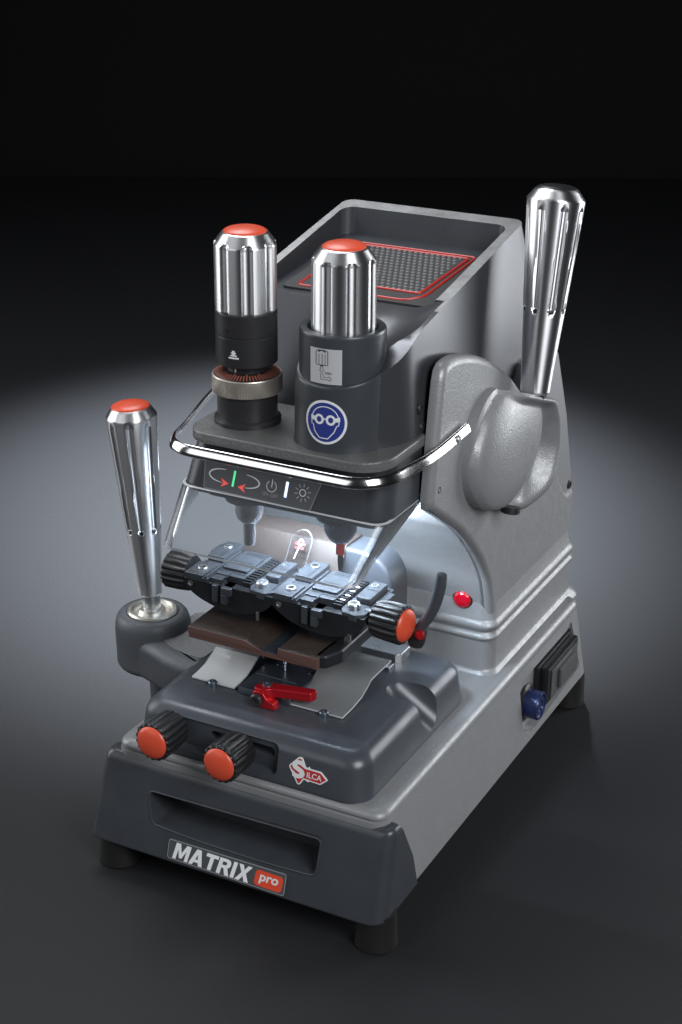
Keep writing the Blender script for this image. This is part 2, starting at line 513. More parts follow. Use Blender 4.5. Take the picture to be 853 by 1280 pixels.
# ---- connectors on the right side
bm = B()
box(bm, 119.5, 126, 318, 408, 47, 92, 2.5)
box(bm, 125.5, 134, 324, 404, 51, 89, 3)
inlet = obj('power_inlet', bm, 'black_plastic', root)
bm = B()
box(bm, 134, 135.4, 331, 397, 55, 85, 1.2)
box(bm, 135.4, 139, 346, 390, 60, 80, 1.6)
obj('socket_face', bm, 'inlet_grey', inlet)
bm = B()
lathe(bm, [(18, 0), (18, 3), (15.5, 4.5), (15, 4.5)], (121, 297, 66), (1, 0, 0), 40)
plug = obj('round_socket', bm, 'black_plastic', root)
bm = B()
lathe(bm, [(13.5, 0), (13.5, 15), (12.5, 16.4), (11.4, 16.4), (11, 15), (8.6, 15), (8.2, 16), (6, 16), (5.6, 15), (0, 15)], (122, 297, 66), (1, 0, 0), 40)
obj('blue_cap', bm, 'blue_plug', plug)

# ---- column: beaded plinth + goose neck profile
bm = B()
def bead(z, h, out, base_in=0, n=5):
    return [(z + h * k / n, base_in - out * sin(pi * k / n)) for k in range(n + 1)]
secs = [(108, -7), (112, -5), (115, -1.5), (118, -.2), (143, 0)] + bead(144.5, 7, 2.0) + [(153, .4)] + bead(154, 9, 2.0) + [(164.5, .9), (172, 2.2), (182, 3.6)]
rblock(bm, -117, 107, 247, 452, (10, 14, 14, 14), secs, 8)
# goose neck (y, z)
arc = [(252, 150), (252, 165), (250, 182), (244.5, 202), (235, 218), (224, 233), (211, 247), (196, 262), (178, 278), (159, 291), (140, 304), (127, 312.5), (119, 318)]
top = [(117.5, 326), (122, 360), (127, 395), (131, 418), (134, 426), (140, 430), (149, 431), (161, 430), (180, 426), (200, 420), (222, 411), (243, 400), (262, 389), (280, 377), (305, 357),
       (330, 334), (360, 301), (385, 271), (408, 243), (425, 224), (434, 219), (450, 218), (450, 150)]
extr(bm, arc + top, 'x', 94, 104, 6.5, 0, 5)
wide = arc[:10] + [(150, 310), (200, 352), (300, 352), (330, 334), (385, 271), (425, 224), (450, 218), (450, 150)]
extr(bm, wide, 'x', -112, 97, 0, 8, 5)
column = obj('column', bm, 'hammer', root)
# front lug that the chrome bar bolts to, and screws on the pod edge
screw('screw', (103.6, 131, 331), (1, 0, 0), 3.4, column, 'black', .6)

# indicator lamp in the niche wall
bm = B()
lathe(bm, [(9.4, -4), (9.4, 1.2), (8.4, 2), (8.2, 2)], (77, 251, 180), (0, -1, 0), 36)
lamp = obj('indicator_lamp', bm, 'black_plastic', root)
bm = B()
pr = [(8.2, 1)] + [(8.0 * cos(.5 * pi * k / 6), 2 + 4 * sin(.5 * pi * k / 6)) for k in range(7)]
lathe(bm, pr, (77, 251, 180), (0, -1, 0), 36, rf=lambda r, a, t: r * (1 + .03 * cos(10 * a)))
obj('red_lens', bm, 'red_lens', lamp)

# ---- hood with the parts tray
def rim_z(y): return 463 + (y - 159) * .193
def hood_back(z):
    P = [(215, 452), (225, 450), (300, 425), (369, 392), (430, 365), (497, 336), (560, 305)]
    for (a, ya), (b, yb) in zip(P[:-1], P[1:]):
        if z <= b: return ya + (yb - ya) * (z - a) / (b - a)
    return 305
bm = B()
zs = [346, 360, 374, 390, 405, 420, 435, 450, 465, 480, 500, 520]
def hood_loop(z):
    yb = hood_back(z); yf = 134 + max(0, z - 374) * .44; lp = []
    def xr(y): return 84 + max(0, 500 - z) * .05
    n = 20
    # nose beside the right spindle housing
    y1 = 118
    for k in range(9):
        t = k / 8; lp.append((xr(y1) - 20 * (1 - t) ** 2.2, 74 + (y1 - 74) * t ** .9, z))
    ys = [y1 + (yb - 10 - y1) * k / n for k in range(1, n + 1)]
    for y in ys: lp.append((xr(y), y, z))
    X_ = xr(yb); xl = -X_
    for k in range(1, 7):
        a = .5 * pi * k / 6; lp.append((X_ - 10 + 10 * cos(a), yb - 10 + 10 * sin(a), z))
    for k in range(0, 7):
        a = .5 * pi * k / 6; lp.append((xl + 10 - 10 * sin(a), yb - 10 + 10 * cos(a), z))
    yl = yf + 14
    for k in range(1, n + 1): lp.append((xl, yb - 10 + (yl - yb + 10) * k / n, z))
    for k in range(1, 7):
        a = .5 * pi * k / 6; lp.append((xl + 14 * (1 - cos(a)), yl - 14 * sin(a), z))
    lp += [(-30, yf, z), (-10, yf, z), (10, yf, z), (28, min(yf, 168) - 4, z), (40, min(yf, 168) - 18, z), (48, 112, z), (48, 80, z)]
    return lp
loft(bm, [hood_loop(z) for z in zs])
hood = obj('hood', bm, ['hood', 'hood_edge', 'charcoal'], root)
# cut the sloping top off: straight rim, rolling down at the front towards the housing
rim = [(y, rim_z(y)) for y in (500, 340, 300, 250, 200, 160, 135)] + [(122, 454.6), (112, 450), (100, 442.5), (90, 437), (75, 430), (40, 420), (40, 620), (500, 620)]
bm = B()
extr(bm, rim, 'x', -140, 140)
cut(hood, [bm])
# the apron in front of the tray lies lower than the side rims
bm = B()
ap = [(178, 458.2), (160, 455.6), (146, 452), (134, 446), (120, 440), (100, 434), (60, 428), (60, 560), (178, 560)]
def rise(k): return [(y, z + k * (max(0, rim_z(max(y, 118)) - z) + .6) if z < 500 else z) for y, z in ap]
loft(bm, [[(x, y, z) for y, z in rise(k)] for x, k in ((-92, 1.), (-82, .9), (-74, .5), (-62, .15), (-50, 0), (40, 0), (52, .08), (62, .3), (72, .62), (82, .93), (94, 1.05))])
cut(hood, [bm])
# tray pocket: sloping floor, drafted walls
def trayz(y): return 456.5 + (y - 182) * .109
bm = B()
loops = []
for d, dz in ((-1.8, 120), (-1.8, 33), (0, 26), (2.2, 0)):
    lp = []
    for x, y in rrect(-78 + d * .5, 76 - d * .5, 173 + d * .2, 322 - d * 1.4, (8, 8, 11, 11), 6):
        lp.append((x, y, trayz(y) + dz))
    loops.append(lp)
loft(bm, loops)
cut(hood, [bm])
# bright worn edge along the rim, dark plastic inside the tray
for p in hood.data.polygons:
    c = p.center / S
    n = p.normal
    if abs(c.z - rim_z(c.y)) < .5 and c.y > 176 and n.z > .8: p.material_index = 1
    elif c.z < rim_z(c.y) - .4 and -77 < c.x < 79 and 171.5 < c.y < 323.5 and c.z > trayz(c.y) - 1: p.material_index = 2
bv = hood.modifiers.new('edge', 'BEVEL'); bv.width = .0022; bv.segments = 3; bv.limit_method = 'ANGLE'; bv.angle_limit = rad(40); bv.harden_normals = False
hood.modifiers.move(1, 0)
for y_, z_ in ((122, 398), (126, 382)): screw('screw', (89.6, y_, z_), (1, 0, 0), 4.4, hood, 'black', 1.5)
# lower back cover behind the casting
bm = B()
bc = [(296, 352), (300, 357), (330, 330), (360, 297), (385, 267), (408, 239), (425, 221), (434, 216), (452, 215), (450, 226), (425, 300), (392, 369), (380, 377), (320, 377)]
extr(bm, bc, 'x', -96, 101, 3, 3)
bcv = obj('back_cover', bm, 'hood_lit', root)
screw('screw', (101, 441, 224), (1, 0, 0), 4.4, bcv, 'black', 1.6)

# ---- tray mat: lies loose in the tray, a thing of its own
mroot = bpy.data.objects.new('tray_mat', None); COL.objects.link(mroot)
mroot['label'] = 'dark studded rubber mat with red outlines lying in the hood tray'
mroot['category'] = 'mat'
mroot.location = (2 * S, 240 * S, trayz(240) * S)
sl = math.atan(.109)
mroot.rotation_euler = (sl, 0, 0)
bm = B()
mo = smooth_poly([(-66, -57), (68, -57), (68, 58), (-66, 58)], 5)
extr(bm, mo, 'z', .2, 2.0, .5, 0)
obj('mat_sheet', bm, 'mat_dark', mroot)
bm = B()
out1 = smooth_poly([(-54, -52), (41, -52), (53, -40), (57, 55), (-52, 55)], [5, 7, 7, 5, 5])
tube(bm, [(x, y, 2.2) for x, y in out1], 1.1, 8, closed=True)
in1 = smooth_poly([(-46, -35), (47, -35), (52, 50), (-46, 50)], 3)
tube(bm, [(x, y, 2.4) for x, y in in1], 1.1, 8, closed=True)
box(bm, -2, 10, -37.5, -34, 1.8, 3.4, .6)
obj('red_outline', bm, 'red_plastic', mroot)
bm = B()
nx, ny = 18, 14
for i in range(nx):
    for j in range(ny):
        x = -44 + 92 * (i + .5 * (j % 2)) / nx; y = -32 + 80 * j / (ny - 1)
        if x > 46 + (y + 33) * .05 or x < -44.5: continue
        lathe(bm, [(2.05, 1.8), (1.7, 3.0), (.9, 3.3), (0, 3.3)], (x, y, 0), n=8)
obj('studs', bm, 'mat_stud', mroot)

# ---- head under the plate
SEAT = UPPER
bm = B()
loops = []
for z, i in [(294.5, 4), (295.5, 1.6), (298, .2), (301, 0), (330, 0), (346, 0)]:
    t = (z - 297)
    loops.append([(x, y, z) for x, y in rrect(-124.5 + i + .2 * max(0, t), 66.5 - i - .05 * t, 111.5 + i + .2326 * t, 262, (20, 22, 2, 2), 10)])
loft(bm, loops)
head = obj('head', bm, 'charcoal', root)
bm = B()
rblock(bm, -106, 58, 121, 255, (10, 12, 2, 2), [(289, 3), (290, 1), (293, 0), (297, 0)], 6)
obj('head_underside', bm, 'hammer_dark', head)
screw('screw', (64.5, 182, 306), (1, 0, 0), 5, head, 'black', 2.4)
# work lamp under the head
bm = B()
box(bm, -60, 8, 163, 171, 286, 289, .8)
obj('work_lamp', bm, 'led_strip', head)

# control panel
pm = plane_map((0, 112, 297), (1, 0, 0), (0, .2326, 1), 0)
LV = sqrt(1 + .2326 ** 2)
def pv(z): return (z - 297) * LV
bm = B()
po = smooth_poly([(-98.5, pv(300)), (0.5, pv(298.6)), (9, pv(323)), (-99.5, pv(322.6))], [2, 2.5, 2.5, 2])
loft(bm, [[pm(u, v, h) for u, v in inset(po, d)] for h, d in ((-.3, 0), (.7, 0), (1.0, .35))])
panel = obj('control_panel', bm, 'panel', head)
bm = B(); ribbon(bm, pm, inset(po, .3), .5, True, 1.06)
mark('panel_border', bm, 'grey_ink', panel)
bm = B()
def arcpts(cx, cy, rx, ry, a0, a1, n=20):
    return [(cx + rx * cos(rad(a0 + (a1 - a0) * i / n)), cy + ry * sin(rad(a0 + (a1 - a0) * i / n))) for i in range(n + 1)]
# swept arcs swell and fade like brush strokes
def stroke(bm, pts, w):
    n = len(pts) - 1
    for i in range(n):
        ribbon(bm, pm, [pts[i], pts[i + 1]], w * (.35 + .65 * sin(pi * (i + .5) / n)), False, 1.1, 0, 9)
stroke(bm, arcpts(-80, pv(312.6), 14, 5.6, 85, 262), 1.3)
stroke(bm, arcpts(-61, pv(312), 14, 5.4, 84, -86), 1.3)
mark('rotation_arcs', bm, 'white_ink', panel)
for cx, cz, d in ((-79.5, 307.2, 1), (-62.5, 306.3, -1)):
    bm = B()
    fan(bm, pm, [(cx + 4.2 * d, pv(cz)), (cx - 3.2 * d, pv(cz + 3.6)), (cx - 1.0 * d, pv(cz)), (cx - 3.2 * d, pv(cz - 3.6))][::d], 1.15)
    mark('red_arrow', bm, 'pink_led', panel)
bm = B(); ribbon(bm, pm, [(-71.5, pv(305.6)), (-70.2, pv(318.5))], 1.9, False, 1.15)
mark('green_bar', bm, 'green_led', panel)
bm = B(); ribbon(bm, pm, [(-22.6, pv(305.9)), (-21.6, pv(318.4))], 2.4, False, 1.15)
mark('blue_bar', bm, 'blue_led', panel)
bm = B()
ribbon(bm, pm, arcpts(-35.8, pv(312.2), 4.4, 4.4, 118, 422, 28), .6, False, 1.1)
ribbon(bm, pm, [(-35.6, pv(311.5)), (-35.2, pv(318))], .8, False, 1.1)
mark('power_symbol', bm, 'white_ink', panel)
bm = B()
text(bm, pm, 'ON', 4, -43.5, pv(304.2), width=5.2, height=2.9, k=1.1)
text(bm, pm, 'OFF', 4, -36, pv(303.6), width=6.6, height=2.9, k=1.1)
mark('switch_lettering', bm, 'grey_ink', panel)
bm = B()
ribbon(bm, pm, arcpts(-7.3, pv(312.2), 2.7, 2.7, 0, 360, 28), .8, False, 1.1)
for i in range(10):
    a = 2 * pi * i / 10 + .2
    ribbon(bm, pm, [(-7.3 + 4.6 * cos(a), pv(312.2) + 4.6 * sin(a)), (-7.3 + 7.4 * cos(a), pv(312.2) + 7.4 * sin(a))], .42, False, 1.1)
mark('lamp_symbol', bm, 'white_ink', panel)

# ---- top plate and chrome bar
bm = B()
rblock(bm, -110, 68, 99, 260, (24, 30, 2, 2), fillet_secs(345, 353.2, 1.6, 0, 0, 4), 10)
plate = obj('top_plate', bm, 'hammer_dark', root)

bm = B()
def corner(cx, cy, r, a0, a1, n=12):
    return [(cx + r * cos(rad(a0 + (a1 - a0) * i / n)), cy + r * sin(rad(a0 + (a1 - a0) * i / n))) for i in range(n + 1)]
flat = lambda pts, z: [(x, y, z) for x, y in pts]
path = [(83.4, 230, 346.4), (83.2, 200, 344.4), (82.4, 176, 342.7), (79.8, 149.5, 341.6)] + flat(corner(74 - 31, 88 + 32, 31.5, 12, -90), 341) \
    + flat(corner(-126 + 31, 88 + 31, 31, -90, -172), 341) + [(-128.5, 132, 341.6), (-133, 150, 343), (-140, 180, 346), (-147, 215, 348), (-148, 238, 349), (-142, 256, 349.5), (-118, 264, 349.5)]
dense = []
for a, b in zip(path[:-1], path[1:]):
    a, b = Vector(a), Vector(b)
    n = max(1, int((b - a).length / 5))
    dense += [a.lerp(b, i / n) for i in range(n)]
dense.append(Vector(path[-1]))
for _ in range(6):
    dense = [dense[0]] + [(dense[i - 1] + dense[i] * 2 + dense[i + 1]) / 4 for i in range(1, len(dense) - 1)] + [dense[-1]]
loops = []
sec = [(1.6, -5.4), (2.8, -5.2), (3.6, -4.4), (3.7, -3.0), (3.1, -.8), (2.1, 1.6), (.8, 3.8), (-.3, 4.9), (-1.3, 5.1), (-2.1, 4.4), (-1.6, 0), (0.4, -5.0)]
N = len(dense)
for i, p in enumerate(dense):
    a, b = dense[max(0, i - 1)], dense[min(N - 1, i + 1)]
    t = Vector((b.x - a.x, b.y - a.y)).normalized(); nn = Vector((-t.y, t.x))
    if (Vector((p.x, p.y)) - Vector((-25, 190))).dot(nn) < 0: nn = -nn
    loops.append([(p.x + nn.x * s_ * .9, p.y + nn.y * s_ * .9, p.z + h * .85) for s_, h in sec])
loft(bm, loops)
bar = obj('guard_bar', bm, 'chrome', root)
screw('screw', (86.2, 206, 344.6), (1, 0, 0), 3.6, bar, 'steel', 1.3)

# ---- fluted metal handles
def fluted(bm, p0, p1, prof, nfl, t0, t1, w, depth, n=176, rows=None, rot=0., chamfer=None, mi=0):
    p0, p1 = Vector(p0), Vector(p1)
    X, Y, Z = frame(p1 - p0); Lh = (p1 - p0).length
    def R0(t):
        for (a, ra), (b, rb) in zip(prof[:-1], prof[1:]):
            if t <= b: return ra + (rb - ra) * (t - a) / max(1e-9, b - a)
        return prof[-1][1]
    ts = sorted(set([q for q, _ in prof] + [i * Lh / 70 for i in range(71)] + [t0 + (t1 - t0) * i / 40 for i in range(41)]))
    loops = []
    for t in ts:
        r = R0(t); lp = []
        for k in range(n):
            a = 2 * pi * k / n
            q = r
            if nfl:
                ph = (a + rot) * nfl / (2 * pi); d = (ph - round(ph)) * 2 * pi / nfl * r
                dt = max(0, t0 - t, t - t1)
                ww = w * min(1., r / prof[-2][1] * 1.15 if len(prof) > 2 else 1)
                dist = hypot(d, dt)
                if dist < ww: q = r - depth * sqrt(max(0, 1 - (dist / ww) ** 2))
            lp.append(p0 + Z * t + (X * cos(a) + Y * sin(a)) * max(.02, q))
        loops.append(lp)
    loft(bm, loops, mi=mi)
    return X, Y, Z

def dome_cap(bm, c, ax, r, h, n=40, base=-1.5):
    pr = [(r, base), (r, 0)] + [(r * cos(.5 * pi * k / 8), h * sin(.5 * pi * k / 8)) for k in range(1, 9)]
    lathe(bm, pr, c, ax, n)

# ---- left spindle (depth dial)
cx, cy = -75, 145
bm = B()
lathe(bm, [(27.5, 353), (27.5, 356.5), (26, 358), (24.6, 358.4), (24.6, 379), (0, 379)], (cx, cy, 0), n=80)
lathe(bm, [(16, 392), (16, 405), (0, 405)], (cx, cy, 0), n=60)
sp = obj('dial_spindle', bm, 'black', root)
bm = B()
lathe(bm, [(24, 378.4), (27.5, 379), (28.6, 380), (28.6, 393), (27.8, 394)], (cx, cy, 0), n=300, rf=lambda r, a, t: r - (.28 if r > 28 and int(a / (2 * pi) * 300 + .5) % 2 else 0))
obj('knurled_ring', bm, 'bronze', sp)
bm = B()
lathe(bm, [(27.8, 393.6), (26.8, 394.6), (17.5, 397.4), (15, 397.4)], (cx, cy, 0), n=80)
obj('dial_face', bm, 'dial', sp)
bm = B()
for i in range(60):
    a = 2 * pi * i / 60
    lg = 6.5 if i % 5 else 8.6
    for s in (0,):
        r0, r1 = 26.8, 26.8 - lg
        zf = lambda r: 394.6 + (26.8 - r) / 9.3 * 2.8 + .25
        w0 = .85
        q = []
        for r, sg in ((r0, -1), (r0, 1), (r1, 1), (r1, -1)):
            aa = a + sg * w0 / 2 / r
            q.append(bm.verts.new((cx + r * cos(aa), cy + r * sin(aa), zf(r))))
        bm.faces.new(q)
M['scale_red'] = mat('scale_red', (0.42, 0.13, 0.09), 0.45)
mark('scale_marks', bm, 'scale_red', sp)
bm = B()
lathe(bm, [(15, 403.5), (24, 403.6), (25, 404.6), (25, 427.2), (24.5, 427.7), (24.5, 428.3), (25, 428.8), (25, 446), (24, 447), (0, 447)], (cx, cy, 0), n=80)
obj('black_collar', bm, 'black', sp)
cmL = cyl_map((cx, cy), 25, rad(-93), 417, .25)
bm = B()
lathe(bm, [(2.2, 0), (2.2, .5), (1.5, .6), (1.2, -.6), (0, -.6)], (cx + 24.8 * cos(rad(-99)), cy + 24.8 * sin(rad(-99)), 435), (cos(rad(-99)), sin(rad(-99)), 0), 20)
obj('set_screw', bm, 'rubber', sp)
bm = B()
fm = cyl_map((cx, cy), 25, rad(-84), 413, .25)
sheet(bm, fm, -4.4, 4.4, -.9, .5, n=6)
sheet(bm, fm, -2.8, 2.8, 1.2, 2.4, n=4)
fan(bm, fm, [(-2.6, 4.4), (2.6, 4.4), (0, 1.6)][::-1])
sheet(bm, fm, -1.2, 1.2, 3.8, 6.0, n=3)
mark('press_symbol', bm, 'white_ink', sp)
bm = B()
fm2 = cyl_map((cx, cy), 16, rad(-94), 398, .25)
sheet(bm, fm2, -.6, .6, 0, 6.5, n=2)
mark('zero_line', bm, 'white_ink', sp)
bm = B()
fluted(bm, (cx, cy, 447), (cx, cy, 510), [(0, 24.2), (1.2, 25), (52.6, 25), (53.6, 24.7), (62, 18.6), (62.6, 17)], 8, -20, 51, 4.6, 2.6, rot=.2)
hl = obj('silver_grip', bm, 'alu', sp)
bm = B(); dome_cap(bm, (cx, cy, 509.2), (0, 0, 1), 17.4, 4.4)
obj('orange_cap', bm, 'orange', sp)

# ---- right spindle housing
cx, cy = 12, 145
bm = B()
loops = []
n = 96
def top_slant(a, r, lift):
    return 407 + lift + (r * sin(a) + r) * .24
for z, dr, k in ((352, .8, 0), (354, 0, 0), (385, -.6, 0), (None, -.9, -3.0), (None, -1.6, -1.0), (None, -3.2, 0)):
    lp = []
    for i in range(n):
        a = 2 * pi * i / n; r = 38.2 + dr
        lp.append((cx + r * cos(a), cy + r * sin(a), z if z is not None else top_slant(a, r, k)))
    loops.append(lp)
loft(bm, loops)
hs = obj('spindle_housing', bm, 'charcoal', root)
bm = B()
lathe(bm, [(34.2, 396), (34.2, 443.4), (33.4, 445.4), (31.6, 446), (28.6, 446), (27.6, 445), (27.2, 436), (0, 436)], (cx, cy, 0), n=96)
obj('housing_sleeve', bm, 'charcoal', hs)
bm = B()
fluted(bm, (cx + .5, cy, 434), (cx + .5, cy, 508), [(0, 25.4), (1.2, 25.4), (64, 25), (65, 24.7), (73.4, 18.6), (74, 17)], 8, -20, 62, 4.6, 2.6, rot=.05)
obj('silver_grip', bm, 'alu', hs)
bm = B(); dome_cap(bm, (cx + .5, cy, 507.2), (0, 0, 1), 17.4, 5)
obj('orange_cap', bm, 'orange', hs)
# pictogram label
fm = cyl_map((cx, cy), 34.2, rad(-86), 422.3, .3)
bm = B()
sheet(bm, fm, -13.4, 13.4, -14, 14, 0, 0, 24)
gx = -2.6
ribbon(bm, fm, smooth_poly([(gx - 5, 1), (gx + 5, 1), (gx + 5, 12), (gx + 3, 14 - 1.2), (gx - 3, 14 - 1.2), (gx - 5, 12)], [0, 0, 1.5, 1, 1, 1.5], 3), .55, True, .1, 1)
for dx in (-2.4, .4, 2.8): ribbon(bm, fm, [(gx + dx, 1.4), (gx + dx, 10)], .45, False, .1, 1)
fan(bm, fm, [(gx - 3.4, 11.2), (gx + 3.4, 11.2), (gx + 2.6, 12.6), (gx - 2.6, 12.6)], .12, 1)
ribbon(bm, fm, [(gx - 1, .8), (gx - 1, -2.8), (gx - 2.2, -2.8), (gx, -5.2), (gx + 2.2, -2.8), (gx + 1, -2.8), (gx + 1, .8)], .4, False, .1, 1, .8)
fan(bm, fm, [(gx - 1, -.2), (gx + 1, -.2), (gx + 1, .9), (gx - 1, .9)], .12, 1)
ribbon(bm, fm, [(gx - .9, -6), (gx - .9, -10.4), (gx + 6, -10.4), (gx + 6, -11.6), (gx + 8, -9.4), (gx + 6, -7.4), (gx + 6, -8.6), (gx + 1.4, -8.6), (gx + 1.2, -6.4)], .4, True, .1, 1, .8)
text(bm, fm, 'OPEN', 2.2, gx + 2.6, -6.2, width=5.4, height=1.9, k=.12, mi=1, bold=.03)
mark('release_label', bm, ['silver_label', 'black_ink'], hs)
# goggles sign
fm = cyl_map((cx, cy), 37.8, rad(-83.4), 378.6, .35)
bm = B()
disk(bm, fm, (0, 0), 18.0, 0, 0, 56, .97, 6)
disk(bm, fm, (0, 0), 16.0, .12, 1, 56, .97, 6)
ribbon(bm, fm, arcpts(0, 2.6, 10.8, 10.2, 0, 180, 24), .75, False, .24, 0)
ribbon(bm, fm, [(-11.2, 4), (-11.2, -2.4), (-9.9, -2.6), (-8.6, -8), (-4.4, -13), (2.4, -13.2), (7.4, -7.4), (9.4, -2.4), (11.0, -1.8), (11.4, 4.4)], .75, False, .24, 0)
for gxx in (-4.7, 4.7):
    ribbon(bm, fm, arcpts(gxx, 2.2, 3.0, 3.3, 0, 360, 28), 1.9, False, .26, 0, .8)
ribbon(bm, fm, [(-1.6, 2.8), (1.6, 2.8)], 1.1, False, .25, 0)
fan(bm, fm, [(-11.8, 1.4), (-8.2, .6), (-8.2, 4.0), (-11.8, 5)], .25, 0)
fan(bm, fm, [(8.2, .6), (12, 1.4), (12, 5), (8.2, 4.0)], .25, 0)
mark('goggles_sign', bm, ['white_ink', 'blue_ink'], hs)

# ---- cutter and tracer under the head
for (cx, nm) in ((-75, 'tracer'), (11, 'cutter')):
    bm = B()
    lathe(bm, [(22, 293), (22, 288), (20, 284), (13, 281), (0, 281)], (cx, 145, 0), n=48)
    ch = obj(nm + '_chuck', bm, 'black' if nm == 'cutter' else 'hammer_dark', root)
    bm = B()
    lathe(bm, [(14 if nm == 'cutter' else 12, 283), (13.5 if nm == 'cutter' else 12, 272), (10.5, 266), (8, 263), (0, 263)], (cx, 145, 0), n=48,
          rf=lambda r, a, t: r * (1 - .05 * (abs(((a * 3 / pi) % 1) - .5) * 2)))
    obj('collet', bm, 'steel_dark' if nm == 'cutter' else 'steel', ch)
    if nm == 'tracer':
        bm = B(); lathe(bm, [(5.2, 266), (5.2, 250), (5.2, 242.5), (4.6, 241.5), (0, 241.5)], (cx, 145, 0), n=32)
        obj('pin', bm, 'chrome', ch)
    else:
        bm = B(); lathe(bm, [(3.6, 264), (3.6, 251), (0, 251)], (cx, 145, 0), n=24); obj('red_collar', bm, 'red_plastic', ch)
        bm = B(); lathe(bm, [(2.8, 252), (2.8, 242), (1.6, 236), (0, 235)], (cx, 145, 0), n=16, rf=lambda r, a, t: r * (1 - .22 * abs(sin(2 * a + t * .3)))); obj('cutter_bit', bm, 'vice_black', ch)

# ---- clear safety shield
def shield():
    bm = B()
    th = 2.6
    n = 10
    def ring(z, y0, xl, xr, yb, r):
        pts = [(xl, yb)]
        pts += corner(xl + r, y0 + r, r, 180, 270, 8)
        m = 10
        pts += [(xl + r + (xr - xl - 2 * r) * k / m, y0) for k in range(1, m)]
        pts += corner(xr - r, y0 + r, r, 270, 360, 8)
        pts += [(xr, yb)]
        return pts
    rows = []
    for t in (0, .25, .5, .75, 1):
        z = 299 - 40 * t; y0 = 110 - 38.5 * t
        xl, xr = -124 + 5 * t, 67 - 8 * t
        yb = 186 - 112 * t + 2
        r = 14
        yb = max(yb, y0 + r + 1.5)
        rows.append((z, ring(z, y0, xl, xr, yb, r)))
    outer = [[bm.verts.new((x, y, z)) for x, y in pts] for z, pts in rows]
    inner = []
    for z, pts in rows:
        ctr = Vector((-28, 200)); row = []
        N = len(pts)
        for i, p in enumerate(pts):
            a, b = Vector(pts[max(0, i - 1)]), Vector(pts[min(N - 1, i + 1)])
            tt = (b - a).normalized(); nn = Vector((-tt.y, tt.x))
            row.append(bm.verts.new((p[0] + nn.x * th, p[1] + nn.y * th, z + .6)))
        inner.append(row)
    R_, N = len(rows), len(outer[0])
    for i in range(R_ - 1):
        for k in range(N - 1):
            bm.faces.new((outer[i][k], outer[i][k + 1], outer[i + 1][k + 1], outer[i + 1][k])).material_index = 0
            bm.faces.new((inner[i][k], inner[i + 1][k], inner[i + 1][k + 1], inner[i][k + 1])).material_index = 0
        for k in (0, N - 1):
            bm.faces.new((outer[i][k], outer[i + 1][k], inner[i + 1][k], inner[i][k])).material_index = 1
    for i in (0, R_ - 1):
        for k in range(N - 1):
            bm.faces.new((outer[i][k], inner[i][k], inner[i][k + 1], outer[i][k + 1])).material_index = 1
    return bm
obj('safety_shield', shield(), ['acrylic', 'acrylic_edge'], root, wn=False)

# ---- carriage
SEAT = HOME
bm = B()
secs = []
for z, i in [(112, 1.5), (113, .4), (115, 0)]: secs.append((z, (i, i, i, i)))
for k in range(0, 8):
    a = .5 * pi * k / 7
    z = 138 + 12 * sin(a); t = (z - 112) / 38
    f = 12 * (1 - cos(a))
    secs.append((z, (f + 3 * t, f + 5 * t, f + 8 * t, f + 3 * t)))
rblock(bm, -106, 104, 7, 206, (18, 20, 18, 14), secs, 10)
carriage = obj('carriage', bm, 'carriage', root)
cts = []
# front recess and its two slots
bm = B()
extr(bm, smooth_poly([(-66, 119), (27, 119), (27, 144), (-66, 144)], 6), 'y', -5, 17.2)
cts.append(bm)
bm = B()
extr(bm, smooth_poly([(-38, 129), (21, 129), (21, 138), (-38, 138)], 4.4), 'y', -5, 26)
cts.append(bm)
# scoop in the right edge
bm = B()
ax = Vector((1, .1, -.72)).normalized()
c0 = Vector((80, 128, 154))
X, Y, Z = frame(ax)
lathe(bm, [(.02, -14.5), (7, -13), (11.5, -9), (14, -3), (15, 2), (16, 60), (0, 60)], c0 - ax * 3, ax, 48)
cts.append(bm)
cut(carriage, cts)

# carriage arm with the lever cup
bm = B()
ccx, ccy = -167, 131
armp = []
for i in range(25):
    a = rad(62 + (300 - 62) * i / 24)
    armp.append((ccx + 33 * cos(a), ccy + 33 * sin(a)))
armp = armp[:-2] + [(-148, 94), (-128, 86), (-112, 82), (-95, 80), (-90, 80), (-90, 192), (-112, 192), (-128, 186), (-142, 177)]
extr(bm, armp, 'z', 111, 150, 10, 8, 6)
lathe(bm, [(33, 130), (33.4, 146), (33, 154), (31.4, 159.5), (29, 162.4), (26, 163.4), (23, 163.2), (22.4, 162), (0, 162)], (ccx, ccy, 0), n=72)
lathe(bm, [(13, 72), (14, 74), (14, 126), (0, 126)], (-143, 112, 0), n=32)
arm = obj('lever_arm', bm, 'charcoal_cast', carriage)
bm = B()
lathe(bm, [(22.2, 160), (22.2, 164.2), (20.8, 165.6), (18.6, 165.8), (17, 164.6), (16.4, 162.4), (14, 162), (12.4, 163.4), (11.6, 165.4), (10, 166.4), (0, 166.4)], (ccx, ccy, 0), n=72)
obj('cup_ring', bm, 'nickel', arm)
bm = B()
extr(bm, smooth_poly([(-146, 168), (-128, 176), (-94, 182), (-94, 96), (-112, 97), (-130, 102), (-146, 112)], 6), 'z', 149.2, 150.5, .4, 0)
obj('arm_plate', bm, 'arm_top_lit', arm)

